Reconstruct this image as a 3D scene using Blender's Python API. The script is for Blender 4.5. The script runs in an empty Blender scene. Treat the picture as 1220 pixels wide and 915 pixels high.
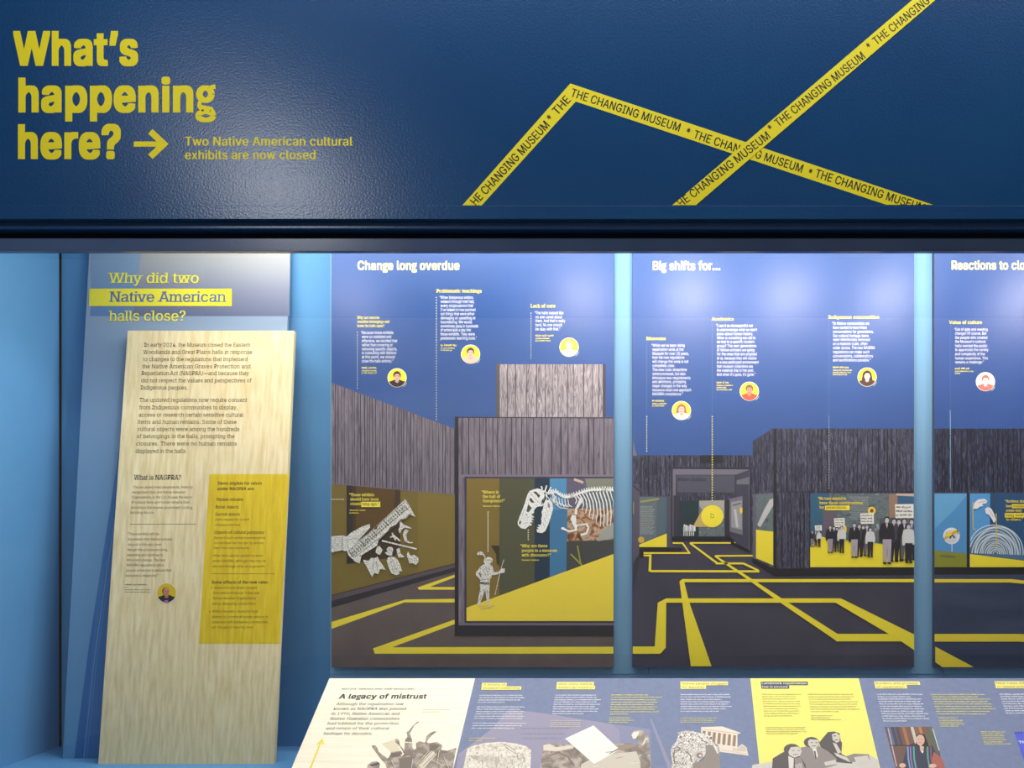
import bpy, bmesh, math, random
from mathutils import Vector

random.seed(7)
S = bpy.context.scene
COL = S.collection
F, CX, CY, EYE = 1100.0, 795.0, 624.0, 1.55      # focal length and principal point in pixels, eye height in metres

# ------------------------------------------------------------------ camera, world, lights, exposure
cam = bpy.data.cameras.new('camera')
cam.sensor_width = 36
cam.lens = F / 1220 * 36
cam.shift_x = -(CX - 610) / 1220
cam.shift_y = (CY - 457.5) / 1220
cam.clip_start = 0.05
co = bpy.data.objects.new('camera', cam)
COL.objects.link(co)
co.location = (0, 0, EYE)
co.rotation_euler = (math.pi / 2, 0, 0)
S.camera = co
S.view_settings.view_transform = 'Standard'
S.view_settings.look = 'None'
S.view_settings.gamma = 1
S.view_settings.use_curve_mapping = False
S.view_settings.exposure = 0.0

w = bpy.data.worlds.new('world')
S.world = w
w.use_nodes = True
w.node_tree.nodes['Background'].inputs[0].default_value = (0.75, 0.85, 1, 1)
w.node_tree.nodes['Background'].inputs[1].default_value = 0.25


def area(name, loc, target, sx, sy, power, col=(1, 1, 1)):
    l = bpy.data.lights.new(name, 'AREA')
    l.shape = 'RECTANGLE'
    l.size, l.size_y, l.energy, l.color = sx, sy, power, col
    o = bpy.data.objects.new(name, l)
    COL.objects.link(o)
    o.location = loc
    o.rotation_euler = (Vector(target) - Vector(loc)).to_track_quat('-Z', 'Y').to_euler()
    return o


def spot(name, loc, target, power, size=60, blend=0.6, rad=0.03, col=(1, 1, 1)):
    l = bpy.data.lights.new(name, 'SPOT')
    l.energy, l.spot_size, l.spot_blend, l.shadow_soft_size, l.color = power, math.radians(size), blend, rad, col
    o = bpy.data.objects.new(name, l)
    COL.objects.link(o)
    o.location = loc
    o.rotation_euler = (Vector(target) - Vector(loc)).to_track_quat('-Z', 'Y').to_euler()
    return o


# room lamps on the ceiling behind and beside the viewer, plus an added wall fill
area('hall_lamp', (-1.72, 0.55, 3.03), (-1.2, 2.35, 2.3), 0.35, 0.2, 9, (0.95, 0.97, 1))
area('hall_lamp', (-2.2, 0.0, 3.6), (-1.6, 2.35, 2.4), 0.5, 0.25, 3.5, (1, 0.97, 0.93))
area('hall_panel_lamp', (0.3, 1.65, 3.85), (0.3, 2.2, 1.5), 3.6, 0.4, 60, (1, 0.98, 0.95))
area('hall_panel_lamp', (0.0, -1.7, 3.85), (0, -3.4, 0), 4.0, 0.6, 60, (1, 0.97, 0.93))
area('hall_wall_fill', (0.0, -4.7, 3.9), (0, -6.0, 1.4), 7.0, 0.3, 110, (1, 0.97, 0.93))  # added light: brightens the opposite wall so the glass reflects a haze
# strip lamp and spot lamps on the case ceiling, behind the header, plus an added front fill
area('case_strip_lamp', (-0.72, 2.86, 2.74), (-0.72, 2.98, 0.5), 1.8, 0.08, 19, (1, 0.97, 0.93))
area('case_strip_lamp', (1.2, 2.86, 2.74), (1.2, 2.98, 0.5), 2.0, 0.08, 15, (1, 0.97, 0.93))
area('case_front_fill', (0.1, 2.56, 2.66), (0.1, 3.1, 1.25), 3.6, 0.08, 17, (1, 0.97, 0.9))  # added fill to lift the lower part of the murals
for sx_, pw in ((-0.32, 8), (0.09, 11), (0.46, 10), (0.84, 10), (1.36, 11), (-1.20, 4)):
    spot('case_spot_lamp', (sx_, 2.60, EYE + 0.87), (sx_, 3.1, EYE + 0.58), pw, 100, 0.9, 0.035, (1, 0.88, 0.88))
spot('case_spot_lamp', (-1.25, 2.62, EYE + 0.95), (-2.15, 2.95, EYE + 0.0), 9, 50, 0.5, 0.03, (0.95, 0.98, 1))
spot('case_spot_lamp', (-1.45, 2.62, EYE + 0.95), (-1.6, 3.1, EYE - 0.1), 2.5, 70, 0.7, 0.03, (1, 0.95, 0.9))
for sx_ in (-0.9, -0.1, 0.7):
    spot('rail_spot_lamp', (sx_, 2.62, 2.6), (sx_, 2.80, 0.8), 3.6, 55, 0.8, 0.04, (1, 0.95, 0.9))

# ------------------------------------------------------------------ materials
MATS = {}


def lin(c):
    c = c / 255
    return c / 12.92 if c <= 0.04045 else ((c + 0.055) / 1.055) ** 2.4


def rgb(c):
    return (lin(c[0]), lin(c[1]), lin(c[2]), 1)


def mat(c, rough=0.55, spec=0.35):
    """plain ink or paint: one colour with a very faint procedural mottling"""
    k = ('m', tuple(c), rough, spec)
    if k in MATS:
        return MATS[k]
    m = bpy.data.materials.new('ink_%d_%d_%d' % tuple(c))
    m.use_nodes = True
    nt = m.node_tree
    b = nt.nodes['Principled BSDF']
    b.inputs['Roughness'].default_value = rough
    b.inputs['Specular IOR Level'].default_value = spec
    n = nt.nodes.new('ShaderNodeTexNoise')
    n.inputs['Scale'].default_value = 300
    r = nt.nodes.new('ShaderNodeMixRGB')
    r.blend_type = 'MULTIPLY'
    r.inputs[0].default_value = 0.06
    r.inputs[1].default_value = rgb(c)
    tc = nt.nodes.new('ShaderNodeTexCoord')
    nt.links.new(tc.outputs['Object'], n.inputs['Vector'])
    nt.links.new(n.outputs['Color'], r.inputs[2])
    nt.links.new(r.outputs[0], b.inputs['Base Color'])
    MATS[k] = m
    return m


def noise_mat(name, stops, scale=(1, 1, 1), nscale=5, detail=6, rough=0.6, spec=0.3, bump=0, bscale=200, bdist=0.001, distort=0.0, coat=0):
    if name in MATS:
        return MATS[name]
    m = bpy.data.materials.new(name)
    m.use_nodes = True
    nt = m.node_tree
    b = nt.nodes['Principled BSDF']
    b.inputs['Roughness'].default_value = rough
    b.inputs['Specular IOR Level'].default_value = spec
    if coat:
        b.inputs['Coat Weight'].default_value = coat
        b.inputs['Coat Roughness'].default_value = 0.25
    tc = nt.nodes.new('ShaderNodeTexCoord')
    mp = nt.nodes.new('ShaderNodeMapping')
    mp.inputs['Scale'].default_value = scale
    n = nt.nodes.new('ShaderNodeTexNoise')
    n.inputs['Scale'].default_value = nscale
    n.inputs['Detail'].default_value = detail
    n.inputs['Distortion'].default_value = distort
    cr = nt.nodes.new('ShaderNodeValToRGB')
    el = cr.color_ramp.elements
    while len(el) < len(stops):
        el.new(0.5)
    for e, (p, c) in zip(el, stops):
        e.position = p
        e.color = rgb(c)
    nt.links.new(tc.outputs['Object'], mp.inputs['Vector'])
    nt.links.new(mp.outputs[0], n.inputs['Vector'])
    nt.links.new(n.outputs[0], cr.inputs[0])
    nt.links.new(cr.outputs[0], b.inputs['Base Color'])
    if bump:
        n2 = nt.nodes.new('ShaderNodeTexNoise')
        n2.inputs['Scale'].default_value = bscale
        n2.inputs['Detail'].default_value = 2
        bp = nt.nodes.new('ShaderNodeBump')
        bp.inputs['Strength'].default_value = bump
        bp.inputs['Distance'].default_value = bdist
        nt.links.new(tc.outputs['Object'], n2.inputs['Vector'])
        nt.links.new(n2.outputs[0], bp.inputs['Height'])
        nt.links.new(bp.outputs[0], b.inputs['Normal'])
    MATS[name] = m
    return m


WALL = noise_mat('sky_blue_paint', [(0.3, (88, 146, 194)), (0.7, (94, 152, 200))], nscale=3, rough=0.5, bump=0.1, bscale=150)
BACKING = noise_mat('light_blue_paint', [(0.3, (116, 162, 194)), (0.7, (122, 168, 200))], nscale=3, rough=0.5)
HEADER = noise_mat('gloss_navy_paint', [(0.3, (1, 52, 98)), (0.7, (2, 58, 104))], nscale=2, rough=0.27, spec=0.42, bump=0.5, bscale=190, bdist=0.0009)
TRIMP = noise_mat('navy_trim_paint', [(0.3, (8, 62, 118)), (0.7, (10, 66, 122))], nscale=4, rough=0.3, spec=0.5, bump=0.3, bscale=110)
FRAMEM = noise_mat('slate_blue_frame', [(0.3, (70, 92, 136)), (0.7, (80, 102, 146))], scale=(1, 1, 1), nscale=5, rough=0.25, bump=0.1)
DARK = noise_mat('dark_recess', [(0.3, (8, 14, 24)), (0.7, (10, 18, 30))], rough=0.8)
PLY = noise_mat('pale_plywood', [(0.3, (218, 198, 146)), (0.5, (232, 213, 166)), (0.7, (241, 226, 184))], scale=(30, 30, 0.14), nscale=3, detail=4, rough=0.5, distort=0.0)
PLYY = noise_mat('yellow_ink_on_plywood', [(0.3, (212, 178, 30)), (0.5, (222, 192, 36)), (0.7, (230, 204, 50))], scale=(30, 30, 0.14), nscale=3, detail=4, rough=0.5, distort=0.0)
PAPER = noise_mat('cream_rail_print', [(0.3, (250, 238, 208)), (0.6, (255, 247, 226))], scale=(2, 60, 60), nscale=3, rough=0.5)
RAILB = noise_mat('slate_blue_rail_print', [(0.3, (112, 123, 156)), (0.7, (120, 131, 162))], nscale=60, rough=0.45)
SKY = noise_mat('printed_blue_sky', [(0.3, (28, 70, 132)), (0.7, (34, 77, 142))], nscale=2.5, rough=0.42, spec=0.75, bump=0.35, bscale=420, bdist=0.0006)
SKY3 = noise_mat('printed_deep_blue_sky', [(0.3, (24, 66, 130)), (0.7, (30, 72, 138))], nscale=2.5, rough=0.42, spec=0.75, bump=0.35, bscale=420, bdist=0.0006)
TIMB = noise_mat('printed_timber_grey', [(0.3, (84, 76, 88)), (0.5, (116, 107, 118)), (0.72, (140, 130, 138))], scale=(24, 24, 1.6), nscale=5, detail=8, rough=0.5, distort=1.5)
TIMBL = noise_mat('printed_timber_light', [(0.3, (92, 82, 88)), (0.5, (152, 142, 146)), (0.72, (190, 180, 180))], scale=(22, 22, 2.5), nscale=5, detail=8, rough=0.45, distort=2.5)
TIMBD = noise_mat('printed_timber_dark', [(0.32, (30, 30, 46)), (0.5, (56, 56, 76)), (0.68, (98, 97, 118))], scale=(26, 26, 3.0), nscale=6, detail=8, rough=0.5, distort=2.0)
TIMBN = noise_mat('printed_timber_night', [(0.32, (14, 18, 38)), (0.5, (32, 36, 60)), (0.68, (74, 80, 108))], scale=(26, 26, 3.0), nscale=6, detail=8, rough=0.5, distort=2.0)
FLOOR1 = noise_mat('printed_floor_brown', [(0.3, (92, 80, 80)), (0.7, (104, 92, 90))], nscale=12, rough=0.5)
FLOOR2 = noise_mat('printed_floor_grey', [(0.3, (56, 54, 70)), (0.7, (70, 67, 82))], nscale=6, rough=0.5)
FLOOR3 = noise_mat('printed_floor_blue', [(0.3, (38, 50, 76)), (0.7, (60, 70, 94))], scale=(1, 1, 5), nscale=3, rough=0.5)
COLLAGE = noise_mat('printed_collage_grey', [(0.3, (62, 72, 78)), (0.48, (104, 114, 116)), (0.6, (86, 98, 104)), (0.75, (176, 178, 170))], nscale=34, detail=8, rough=0.5, distort=1.0)
COLLAGEW = noise_mat('printed_collage_warm', [(0.3, (60, 40, 30)), (0.45, (150, 98, 60)), (0.55, (200, 170, 140)), (0.7, (90, 90, 80))], nscale=38, detail=6, rough=0.5, distort=1.2)
BONE = noise_mat('printed_bone_white', [(0.3, (196, 194, 188)), (0.5, (238, 236, 230)), (0.7, (250, 248, 244))], nscale=260, detail=4, rough=0.5)
SKETCH = noise_mat('printed_engraving_grey', [(0.36, (120, 116, 106)), (0.47, (216, 212, 202)), (0.6, (240, 237, 228))], nscale=420, detail=4, rough=0.5)
SEPIA = noise_mat('printed_sepia_figures', [(0.3, (112, 98, 90)), (0.48, (150, 136, 124)), (0.62, (190, 176, 160))], nscale=30, detail=8, rough=0.5, distort=0.8)
STONE = noise_mat('printed_pale_stone', [(0.3, (178, 166, 150)), (0.46, (222, 212, 196)), (0.6, (238, 230, 218))], nscale=110, detail=6, rough=0.5, distort=0.8)
CARVED = noise_mat('printed_carved_stone', [(0.38, (120, 110, 104)), (0.47, (200, 190, 180)), (0.58, (240, 234, 226))], nscale=160, detail=4, rough=0.5, distort=2.0)
HALLW = noise_mat('hall_wall_plaster', [(0.3, (205, 200, 190)), (0.7, (215, 210, 200))], nscale=3, rough=0.8)
HALLD = noise_mat('hall_dark_soffit', [(0.3, (36, 40, 50)), (0.7, (42, 46, 56))], nscale=3, rough=0.8)
HALLF = noise_mat('hall_floor_terrazzo', [(0.35, (110, 104, 96)), (0.65, (150, 144, 136))], nscale=60, rough=0.4)


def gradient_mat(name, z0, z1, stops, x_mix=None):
    """a vertical colour gradient (artwork, or a painted reflection) between two heights"""
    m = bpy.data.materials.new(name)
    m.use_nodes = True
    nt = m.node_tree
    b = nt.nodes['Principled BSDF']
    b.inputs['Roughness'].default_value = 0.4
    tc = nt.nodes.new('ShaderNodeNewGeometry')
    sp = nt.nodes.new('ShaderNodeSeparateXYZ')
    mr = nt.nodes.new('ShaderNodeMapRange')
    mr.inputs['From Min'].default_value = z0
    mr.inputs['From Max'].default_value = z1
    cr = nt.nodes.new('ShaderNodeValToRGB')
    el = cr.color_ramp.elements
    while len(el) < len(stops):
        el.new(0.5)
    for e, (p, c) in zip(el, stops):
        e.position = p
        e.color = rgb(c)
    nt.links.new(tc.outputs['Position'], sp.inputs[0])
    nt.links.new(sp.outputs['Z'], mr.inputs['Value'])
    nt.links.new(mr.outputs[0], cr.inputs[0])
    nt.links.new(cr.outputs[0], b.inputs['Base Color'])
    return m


def glass_mat():
    m = bpy.data.materials.new('case_glass')
    m.use_nodes = True
    nt = m.node_tree
    nt.nodes.clear()
    out = nt.nodes.new('ShaderNodeOutputMaterial')
    mx = nt.nodes.new('ShaderNodeMixShader')
    tr = nt.nodes.new('ShaderNodeBsdfTransparent')
    tr.inputs[0].default_value = (0.97, 0.985, 0.98, 1)
    gl = nt.nodes.new('ShaderNodeBsdfGlossy')
    gl.inputs['Roughness'].default_value = 0.0
    fr = nt.nodes.new('ShaderNodeFresnel')
    fr.inputs[0].default_value = 1.5
    mu = nt.nodes.new('ShaderNodeMath')
    mu.operation = 'MULTIPLY'
    mu.inputs[1].default_value = 1.35
    nt.links.new(fr.outputs[0], mu.inputs[0])
    nt.links.new(mu.outputs[0], mx.inputs[0])
    nt.links.new(tr.outputs[0], mx.inputs[1])
    nt.links.new(gl.outputs[0], mx.inputs[2])
    nt.links.new(mx.outputs[0], out.inputs[0])
    return m


# ------------------------------------------------------------------ objects
def link(name, verts, faces, mats, fm=None, parent=None):
    me = bpy.data.meshes.new(name)
    off = parent.location if parent and parent.parent is None else Vector((0, 0, 0))
    if parent and parent.parent:
        off = parent.parent.location
    me.from_pydata([(v[0] - off[0], v[1] - off[1], v[2] - off[2]) for v in verts], [], faces)
    for m in mats:
        me.materials.append(m)
    if fm:
        me.polygons.foreach_set('material_index', fm)
    me.update()
    o = bpy.data.objects.new(name, me)
    COL.objects.link(o)
    if parent:
        o.parent = parent
    return o


def box(name, x0, x1, y0, y1, z0, z1, m, parent=None, bev=0.0, kind=None):
    bm = bmesh.new()
    off = parent.location if parent else Vector((0, 0, 0))
    r = bmesh.ops.create_cube(bm, size=1)
    for v in r['verts']:
        v.co = Vector(((x0 + x1) / 2 + v.co.x * (x1 - x0), (y0 + y1) / 2 + v.co.y * (y1 - y0), (z0 + z1) / 2 + v.co.z * (z1 - z0))) - off
    if bev:
        bmesh.ops.bevel(bm, geom=bm.edges[:], offset=bev, segments=3, affect='EDGES', profile=0.5)
    me = bpy.data.meshes.new(name)
    bm.to_mesh(me)
    bm.free()
    me.materials.append(m)
    o = bpy.data.objects.new(name, me)
    COL.objects.link(o)
    if parent:
        o.parent = parent
    if kind:
        o['kind'] = kind
    return o


def thing(name, loc, label, cat, group=None):
    o = bpy.data.objects.new(name, None)
    COL.objects.link(o)
    o.location = loc
    o.empty_display_size = 0.1
    o['label'] = label
    o['category'] = cat
    if group:
        o['group'] = group
    return o


def ray(px, py):
    return Vector(((px - CX) / F, 1.0, (CY - py) / F))


class Plane:
    """a flat board standing in the case; u runs right, v runs up along the board, n points to the viewer"""
    def __init__(s, o, lean):                      # lean = angle from vertical, top going away
        s.o = Vector(o)
        s.u = Vector((1, 0, 0))
        s.v = Vector((0, math.sin(lean), math.cos(lean)))
        s.n = s.u.cross(s.v)
        if s.n.y > 0:
            s.n = -s.n
    def hit(s, px, py):
        r = ray(px, py)
        e = Vector((0, 0, EYE))
        t = (s.o - e).dot(s.n) / r.dot(s.n)
        return e + r * t
    def uv(s, px, py):
        p = s.hit(px, py) - s.o
        return (p.dot(s.u), p.dot(s.v))
    def xyz(s, u, v, h=0.0):
        return s.o + s.u * u + s.v * v + s.n * h


EPS = 0.00022
RES = 3
GL = {}


FONT = None
try:                                             # the sans-serif that ships inside Blender itself
    import os
    FONT = bpy.data.fonts.load(os.path.join(bpy.utils.system_resource('DATAFILES'), 'fonts', 'Inter.woff2'))
except Exception:
    FONT = None


def raw_text(st, bold):
    cu = bpy.data.curves.new('t', 'FONT')
    cu.body = st
    if FONT:
        cu.font = FONT
    cu.resolution_u = RES
    o = bpy.data.objects.new('t', cu)
    COL.objects.link(o)
    bpy.context.view_layer.update()
    me = bpy.data.meshes.new_from_object(o)
    vs = [(v.co.x, v.co.y) for v in me.vertices]
    fs = [tuple(p.vertices) for p in me.polygons]
    bpy.data.objects.remove(o)
    bpy.data.curves.remove(cu)
    bpy.data.meshes.remove(me)
    return vs, fs


def width(st, bold=0.0):
    vs, fs = raw_text(st, bold)
    return max(v[0] for v in vs) - min(v[0] for v in vs)


BAR = None


def heavy_g(k):
    """two-storey g drawn as heavy ribbons"""
    V, Fs = [], []
    def rib(P, W):
        n = len(P)
        for i in range(n - 1):
            a, b = Vector(P[i]), Vector(P[i + 1])
            d0 = (Vector(P[i + 1]) - Vector(P[max(i - 1, 0)])).normalized()
            d1 = (Vector(P[min(i + 2, n - 1)]) - Vector(P[i])).normalized()
            n0, n1 = Vector((-d0.y, d0.x)), Vector((-d1.y, d1.x))
            o = len(V)
            V.extend([tuple(a + n0 * W[i] / 2), tuple(b + n1 * W[i + 1] / 2), tuple(b - n1 * W[i + 1] / 2), tuple(a - n0 * W[i] / 2)])
            Fs.append((o, o + 1, o + 2, o + 3))
    def ring(cx, cy, rx, ry, wv, wh):
        P, W = [], []
        for i in range(25):
            t = math.pi * 2 * i / 24
            P.append((cx + rx * math.cos(t), cy + ry * math.sin(t)))
            W.append(wh + (wv - wh) * abs(math.cos(t)))
        rib(P, W)
    ring(0.29, 0.375, 0.155, 0.135, 0.17, 0.115)
    ring(0.30, -0.105, 0.20, 0.09, 0.14, 0.10)
    rib([(0.19, 0.25), (0.14, 0.18), (0.13, 0.12), (0.19, 0.07), (0.30, 0.05), (0.44, 0.03), (0.50, -0.05)], [0.08, 0.10, 0.12, 0.135, 0.135, 0.13, 0.11])
    rib([(0.40, 0.48), (0.46, 0.53), (0.55, 0.54)], [0.10, 0.10, 0.10])
    return [(x * k, y * k) for x, y in V], Fs, []


def glyph(c, bold, serif):
    """one letter as (verts, faces, advance); serifs are slabs set on every short flat stem end"""
    global BAR
    k = (c, bold, serif)
    if k in GL:
        return GL[k]
    if BAR is None:
        BAR = width('||')
    adv = width('|' + c + '|') - BAR
    if c == ' ':
        GL[k] = ([], [], adv)
        return GL[k]
    vs, fs = raw_text(c, bold)
    # raw glyph starts at its own side bearing already
    vs = [tuple(v) for v in vs]
    if serif:
        key = {}
        rem = []
        nv = []
        for v in vs:
            q = (round(v[0], 5), round(v[1], 5))
            if q not in key:
                key[q] = len(nv)
                nv.append(v)
            rem.append(key[q])
        vs = nv
        fs = [tuple(rem[i] for i in f) for f in fs]
        cnt = {}
        for f in fs:
            for a, b in zip(f, f[1:] + f[:1]):
                e = (min(a, b), max(a, b))
                cnt[e] = cnt.get(e, 0) + 1
        ys = [v[1] for v in vs]
        H = 0.73
        th = 0.042
        ext = 0.07 if bold > 0.001 else 0.048
        add = []
        if c not in "?.,:;'“”’‘—-()!*0123456789•sceogCSOGQ":
            for (a, b), n in cnt.items():
                if n == 1 and abs(vs[a][1] - vs[b][1]) < 0.004:
                    x0, x1 = sorted((vs[a][0], vs[b][0]))
                    if 0.03 < x1 - x0 < 0.20 + bold * 2:
                        add.append((x0, x1, vs[a][1]))
        for x0, x1, y in add:
            up = y < 0.25
            if c in 'tf' and not (c == 'f' and up):
                continue
            yy0, yy1 = (y, y + th) if up else (y - th, y)
            xl, xr = x0 - ext, x1 + ext
            if not up and c in 'hbklinmrdpuj':
                xr = x1
            i = len(vs)
            vs += [(xl, yy0), (xr, yy0), (xr, yy1), (xl, yy1)]
            fs.append((i, i + 1, i + 2, i + 3))
    # weight: the letter is laid down again slightly shifted, as an over-printed bold
    if bold > 0.025:
        bx, by = bold, bold * 0.62
        sh = [(-bx, -by), (bx, -by), (bx, by), (-bx, by), (0, -by), (0, by), (-bx, 0), (bx, 0)]
        if c == 'g':
            xv, _ = raw_text('x', 0)
            k_ = (max(v[1] for v in xv) + by) / 0.56
            vs, fs, sh = heavy_g(k_)
            vs = [(x - 0.05 * k_, y) for x, y in vs]
            adv = 0.50 * k_ - bold * 0.9
    elif bold > 0.009:
        sh = [(-bold, 0), (bold, 0)]
    elif serif and bold > 0.003:
        sh = [(-0.008, 0), (0.010, 0)]
    else:
        sh = []
    v3, f3 = [], []
    for j, (dx, dy) in enumerate([(0, 0)] + sh):
        for q, f in enumerate(fs):
            o = len(v3)
            v3 += [(vs[i][0] + dx, vs[i][1] + dy, j * 0.06 + (q % 5) * 0.011) for i in f]
            f3.append(tuple(range(o, o + len(f))))
    GL[k] = (v3, f3, adv)
    return GL[k]


CAPH = None


STUFF = ('intro_text', 'body_text', 'yellow_block_text', 'quote_text', 'dotted_line', 'caption_text', 'panel_text', 'heading_text', 'quote_heading', 'printed_relics', 'heading_band', 'title_lettering')


class Art:
    """flat print collected on one board: polygons and lettering, each colour its own ink layer"""
    def __init__(s, plane, crop=(0, 0, 1)):
        s.p = plane
        s.h = 1
        s.c = 0
        s.clipu = None
        s.crop(*crop)
        s.new()
    def crop(s, ox, oy, k):
        s.ox, s.oy, s.k = ox, oy, k
        return s
    def new(s):
        s.V, s.Fc, s.M, s.mats = [], [], [], []
    def P(s, q):
        return (s.ox + q[0] / s.k, s.oy + q[1] / s.k)
    def mi(s, m):
        if not isinstance(m, bpy.types.Material):
            m = mat(m)
        if m not in s.mats:
            s.mats.append(m)
        return s.mats.index(m)
    def addface(s, uvs, m, h):
        # cut off by the board's own edge
        s.c = (s.c + 1) % 6
        h = h + s.c * 0.07
        i = len(s.V)
        for u, v in uvs:
            s.V.append(s.p.xyz(u, v, h * EPS))
        if s.clipu:
            uvs = [(min(max(u, s.clipu[0]), s.clipu[1]), v) for u, v in uvs]
            i0 = len(s.V) - len(uvs)
            for j, (u, v) in enumerate(uvs):
                s.V[i0 + j] = s.p.xyz(u, v, h * EPS)
        a = 0
        n = len(uvs)
        for j in range(n):
            a += uvs[j][0] * uvs[(j + 1) % n][1] - uvs[(j + 1) % n][0] * uvs[j][1]
        idx = list(range(i, i + n))
        if a < 0:
            idx.reverse()
        s.Fc.append(idx)
        s.M.append(s.mi(m))
    def poly(s, pts, m, h=None):
        s.addface([s.p.uv(*s.P(q)) for q in pts], m, s.h if h is None else h)
    def rect(s, x0, y0, x1, y1, m, h=None):
        s.poly([(x0, y0), (x1, y0), (x1, y1), (x0, y1)], m, h)
    def stroke(s, pts, w, m, h=None, closed=False):
        """a ribbon through the points; w is one width or one per point"""
        P = [s.p.uv(*s.P(q)) for q in pts]
        n = len(P)
        q0 = s.p.uv(*s.P(pts[0]))
        q1 = s.p.uv(*s.P((pts[0][0] + 10, pts[0][1])))
        sc = (q1[0] - q0[0]) / 10
        W = [wi * sc / 2 for wi in (w if isinstance(w, (list, tuple)) else [w] * n)]
        L, R = [], []
        for i in range(n):
            a = P[max(i - 1, 0)]
            b = P[i]
            c = P[min(i + 1, n - 1)]
            d1 = Vector((b[0] - a[0], b[1] - a[1]))
            d2 = Vector((c[0] - b[0], c[1] - b[1]))
            if d1.length < 1e-9:
                d1 = d2
            if d2.length < 1e-9:
                d2 = d1
            if d1.length < 1e-9:
                return
            d1.normalize()
            d2.normalize()
            n1 = Vector((-d1.y, d1.x))
            n2 = Vector((-d2.y, d2.x))
            m_ = n1 + n2
            if m_.length < 0.2:
                m_ = n1.copy()
            m_.normalize()
            f = 1 / max(m_.dot(n1), 0.45)
            L.append((b[0] + m_.x * W[i] * f, b[1] + m_.y * W[i] * f))
            R.append((b[0] - m_.x * W[i] * f, b[1] - m_.y * W[i] * f))
        for i in range(n - 1):
            s.addface([L[i], L[i + 1], R[i + 1], R[i]], m, s.h if h is None else h)
    def disc(s, x, y, rx, ry, m, h=None, n=24, a0=0, a1=360):
        pts = []
        for i in range(n):
            a = math.radians(a0 + (a1 - a0) * i / (n if a1 - a0 == 360 else n - 1))
            pts.append((x + rx * math.cos(a), y - ry * math.sin(a)))
        s.poly(pts, m, h)
    def dots(s, x0, y0, x1, y1, step, w, m, ln=None):
        d = math.hypot(x1 - x0, y1 - y0)
        n = int(d / step)
        ln = ln or step * 0.45
        for i in range(n):
            t0, t1 = i * step / d, (i * step + ln) / d
            s.stroke([(x0 + (x1 - x0) * t0, y0 + (y1 - y0) * t0), (x0 + (x1 - x0) * t1, y0 + (y1 - y0) * t1)], w, m)
    def text(s, st, x0, y, x1, cap, m, bold=0.0, serif=False, y1=None, prefix=None, shear=0.0, clip=None):
        global CAPH
        if CAPH is None:
            vs, _ = raw_text('H', 0)
            CAPH = max(v[1] for v in vs)
        P0 = s.P((x0, y))
        P1 = s.P((x1, y if y1 is None else y1))
        a = Vector(s.p.uv(*P0))
        b = Vector(s.p.uv(*P1))
        a2 = Vector(s.p.uv(P0[0], P0[1] - cap / s.k))
        ch = abs(a2.y - a.y)
        u = (b - a)
        L = u.length
        u.normalize()
        v = Vector((-u.y, u.x))
        pen = 0.0
        items = []
        def run(q):
            tot = 0
            for c in q:
                tot += glyph(c, bold, serif)[2] + bold * 0.9
            return tot
        tot = run(prefix or st)
        sx = L / tot
        sy = ch / (CAPH + bold * 0.8)
        mi = s.mi(m)
        hz = s.h * EPS
        for c in st:
            vs, fs, adv = glyph(c, bold, serif)
            base = len(s.V)
            P = []
            for (gx, gy, gz) in vs:
                q = a + u * ((pen + gx + bold * 0.45 + gy * shear) * sx) + v * (gy * sy)
                P.append(q)
            if clip is not None:
                P = [Vector((q.x, max(q.y, clip))) for q in P]
            for q, g3 in zip(P, vs):
                s.V.append(s.p.xyz(q.x, q.y, hz + g3[2] * EPS))
            for f in fs:
                s.Fc.append([base + i for i in f])
                s.M.append(mi)
            pen += adv + bold * 0.9
    def greek(s, x0, y, x1, xh, m):
        """text too small to read: tight rows of letter-like strokes in words"""
        x = x0
        while x < x1 - xh:
            n = random.randint(2, 9)
            for i in range(n):
                wd = xh * random.uniform(0.45, 0.85)
                if x + wd > x1:
                    break
                up = xh * (1.4 if random.random() < 0.25 else 1.0)
                if random.random() < 0.5:
                    s.rect(x, y - up, x + wd * 0.45, y, m)
                    s.rect(x + wd * 0.45, y - xh * 0.35, x + wd, y, m)
                else:
                    s.rect(x, y - xh, x + wd, y - xh * 0.2, m)
                x += wd + xh * 0.18
            x += xh * 0.55
    def build(s, name, parent, label=None):
        if not s.Fc:
            return None
        o = link(name, s.V, s.Fc, s.mats, s.M, parent)
        # every face looks at the viewer
        if label:
            o['label'] = label
        if name in STUFF:
            o['kind'] = 'stuff'
        s.new()
        return o


# colours of the inks
CREAM = (255, 243, 160)
YEL = (240, 222, 60)
WHITE = (250, 250, 255)
INK = (52, 52, 60)
INKL = (98, 92, 84)

# ------------------------------------------------------------------ the setting
XL, XR = -2.10, 2.4
ZF = EYE - 0.77
YB = 3.196
ZC = EYE + 1.25
D_H, D_G = 2.35, 2.40                                  # header face, glass
box('floor', XL, XR, 2.44, YB, ZF - 0.04, ZF, WALL, kind='structure')
box('wall_back', XL - 0.03, XR, YB, YB + 0.03, ZF - 0.04, ZC, WALL, kind='structure')
wl = link('wall_left', [(XL, 2.44, ZF), (XL, YB - 0.008, ZF), (XL, YB - 0.008, ZC), (XL, 2.44, ZC), (XL - 0.03, 2.44, ZF), (XL - 0.03, YB - 0.008, ZF), (XL - 0.03, YB - 0.008, ZC), (XL - 0.03, 2.44, ZC)],
          [(0, 1, 2, 3), (7, 6, 5, 4), (1, 5, 6, 2), (0, 3, 7, 4), (3, 2, 6, 7), (0, 4, 5, 1)], [WALL])
wl['kind'] = 'structure'
box('wall_right', XR, XR + 0.03, 2.44, YB + 0.03, ZF - 0.04, ZC, WALL, kind='structure')
box('ceiling', XL - 0.03, XR + 0.03, 2.44, YB + 0.03, ZC, ZC + 0.03, WALL, kind='structure')
zz = lambda y, d: EYE + (CY - y) * d / F
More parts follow.
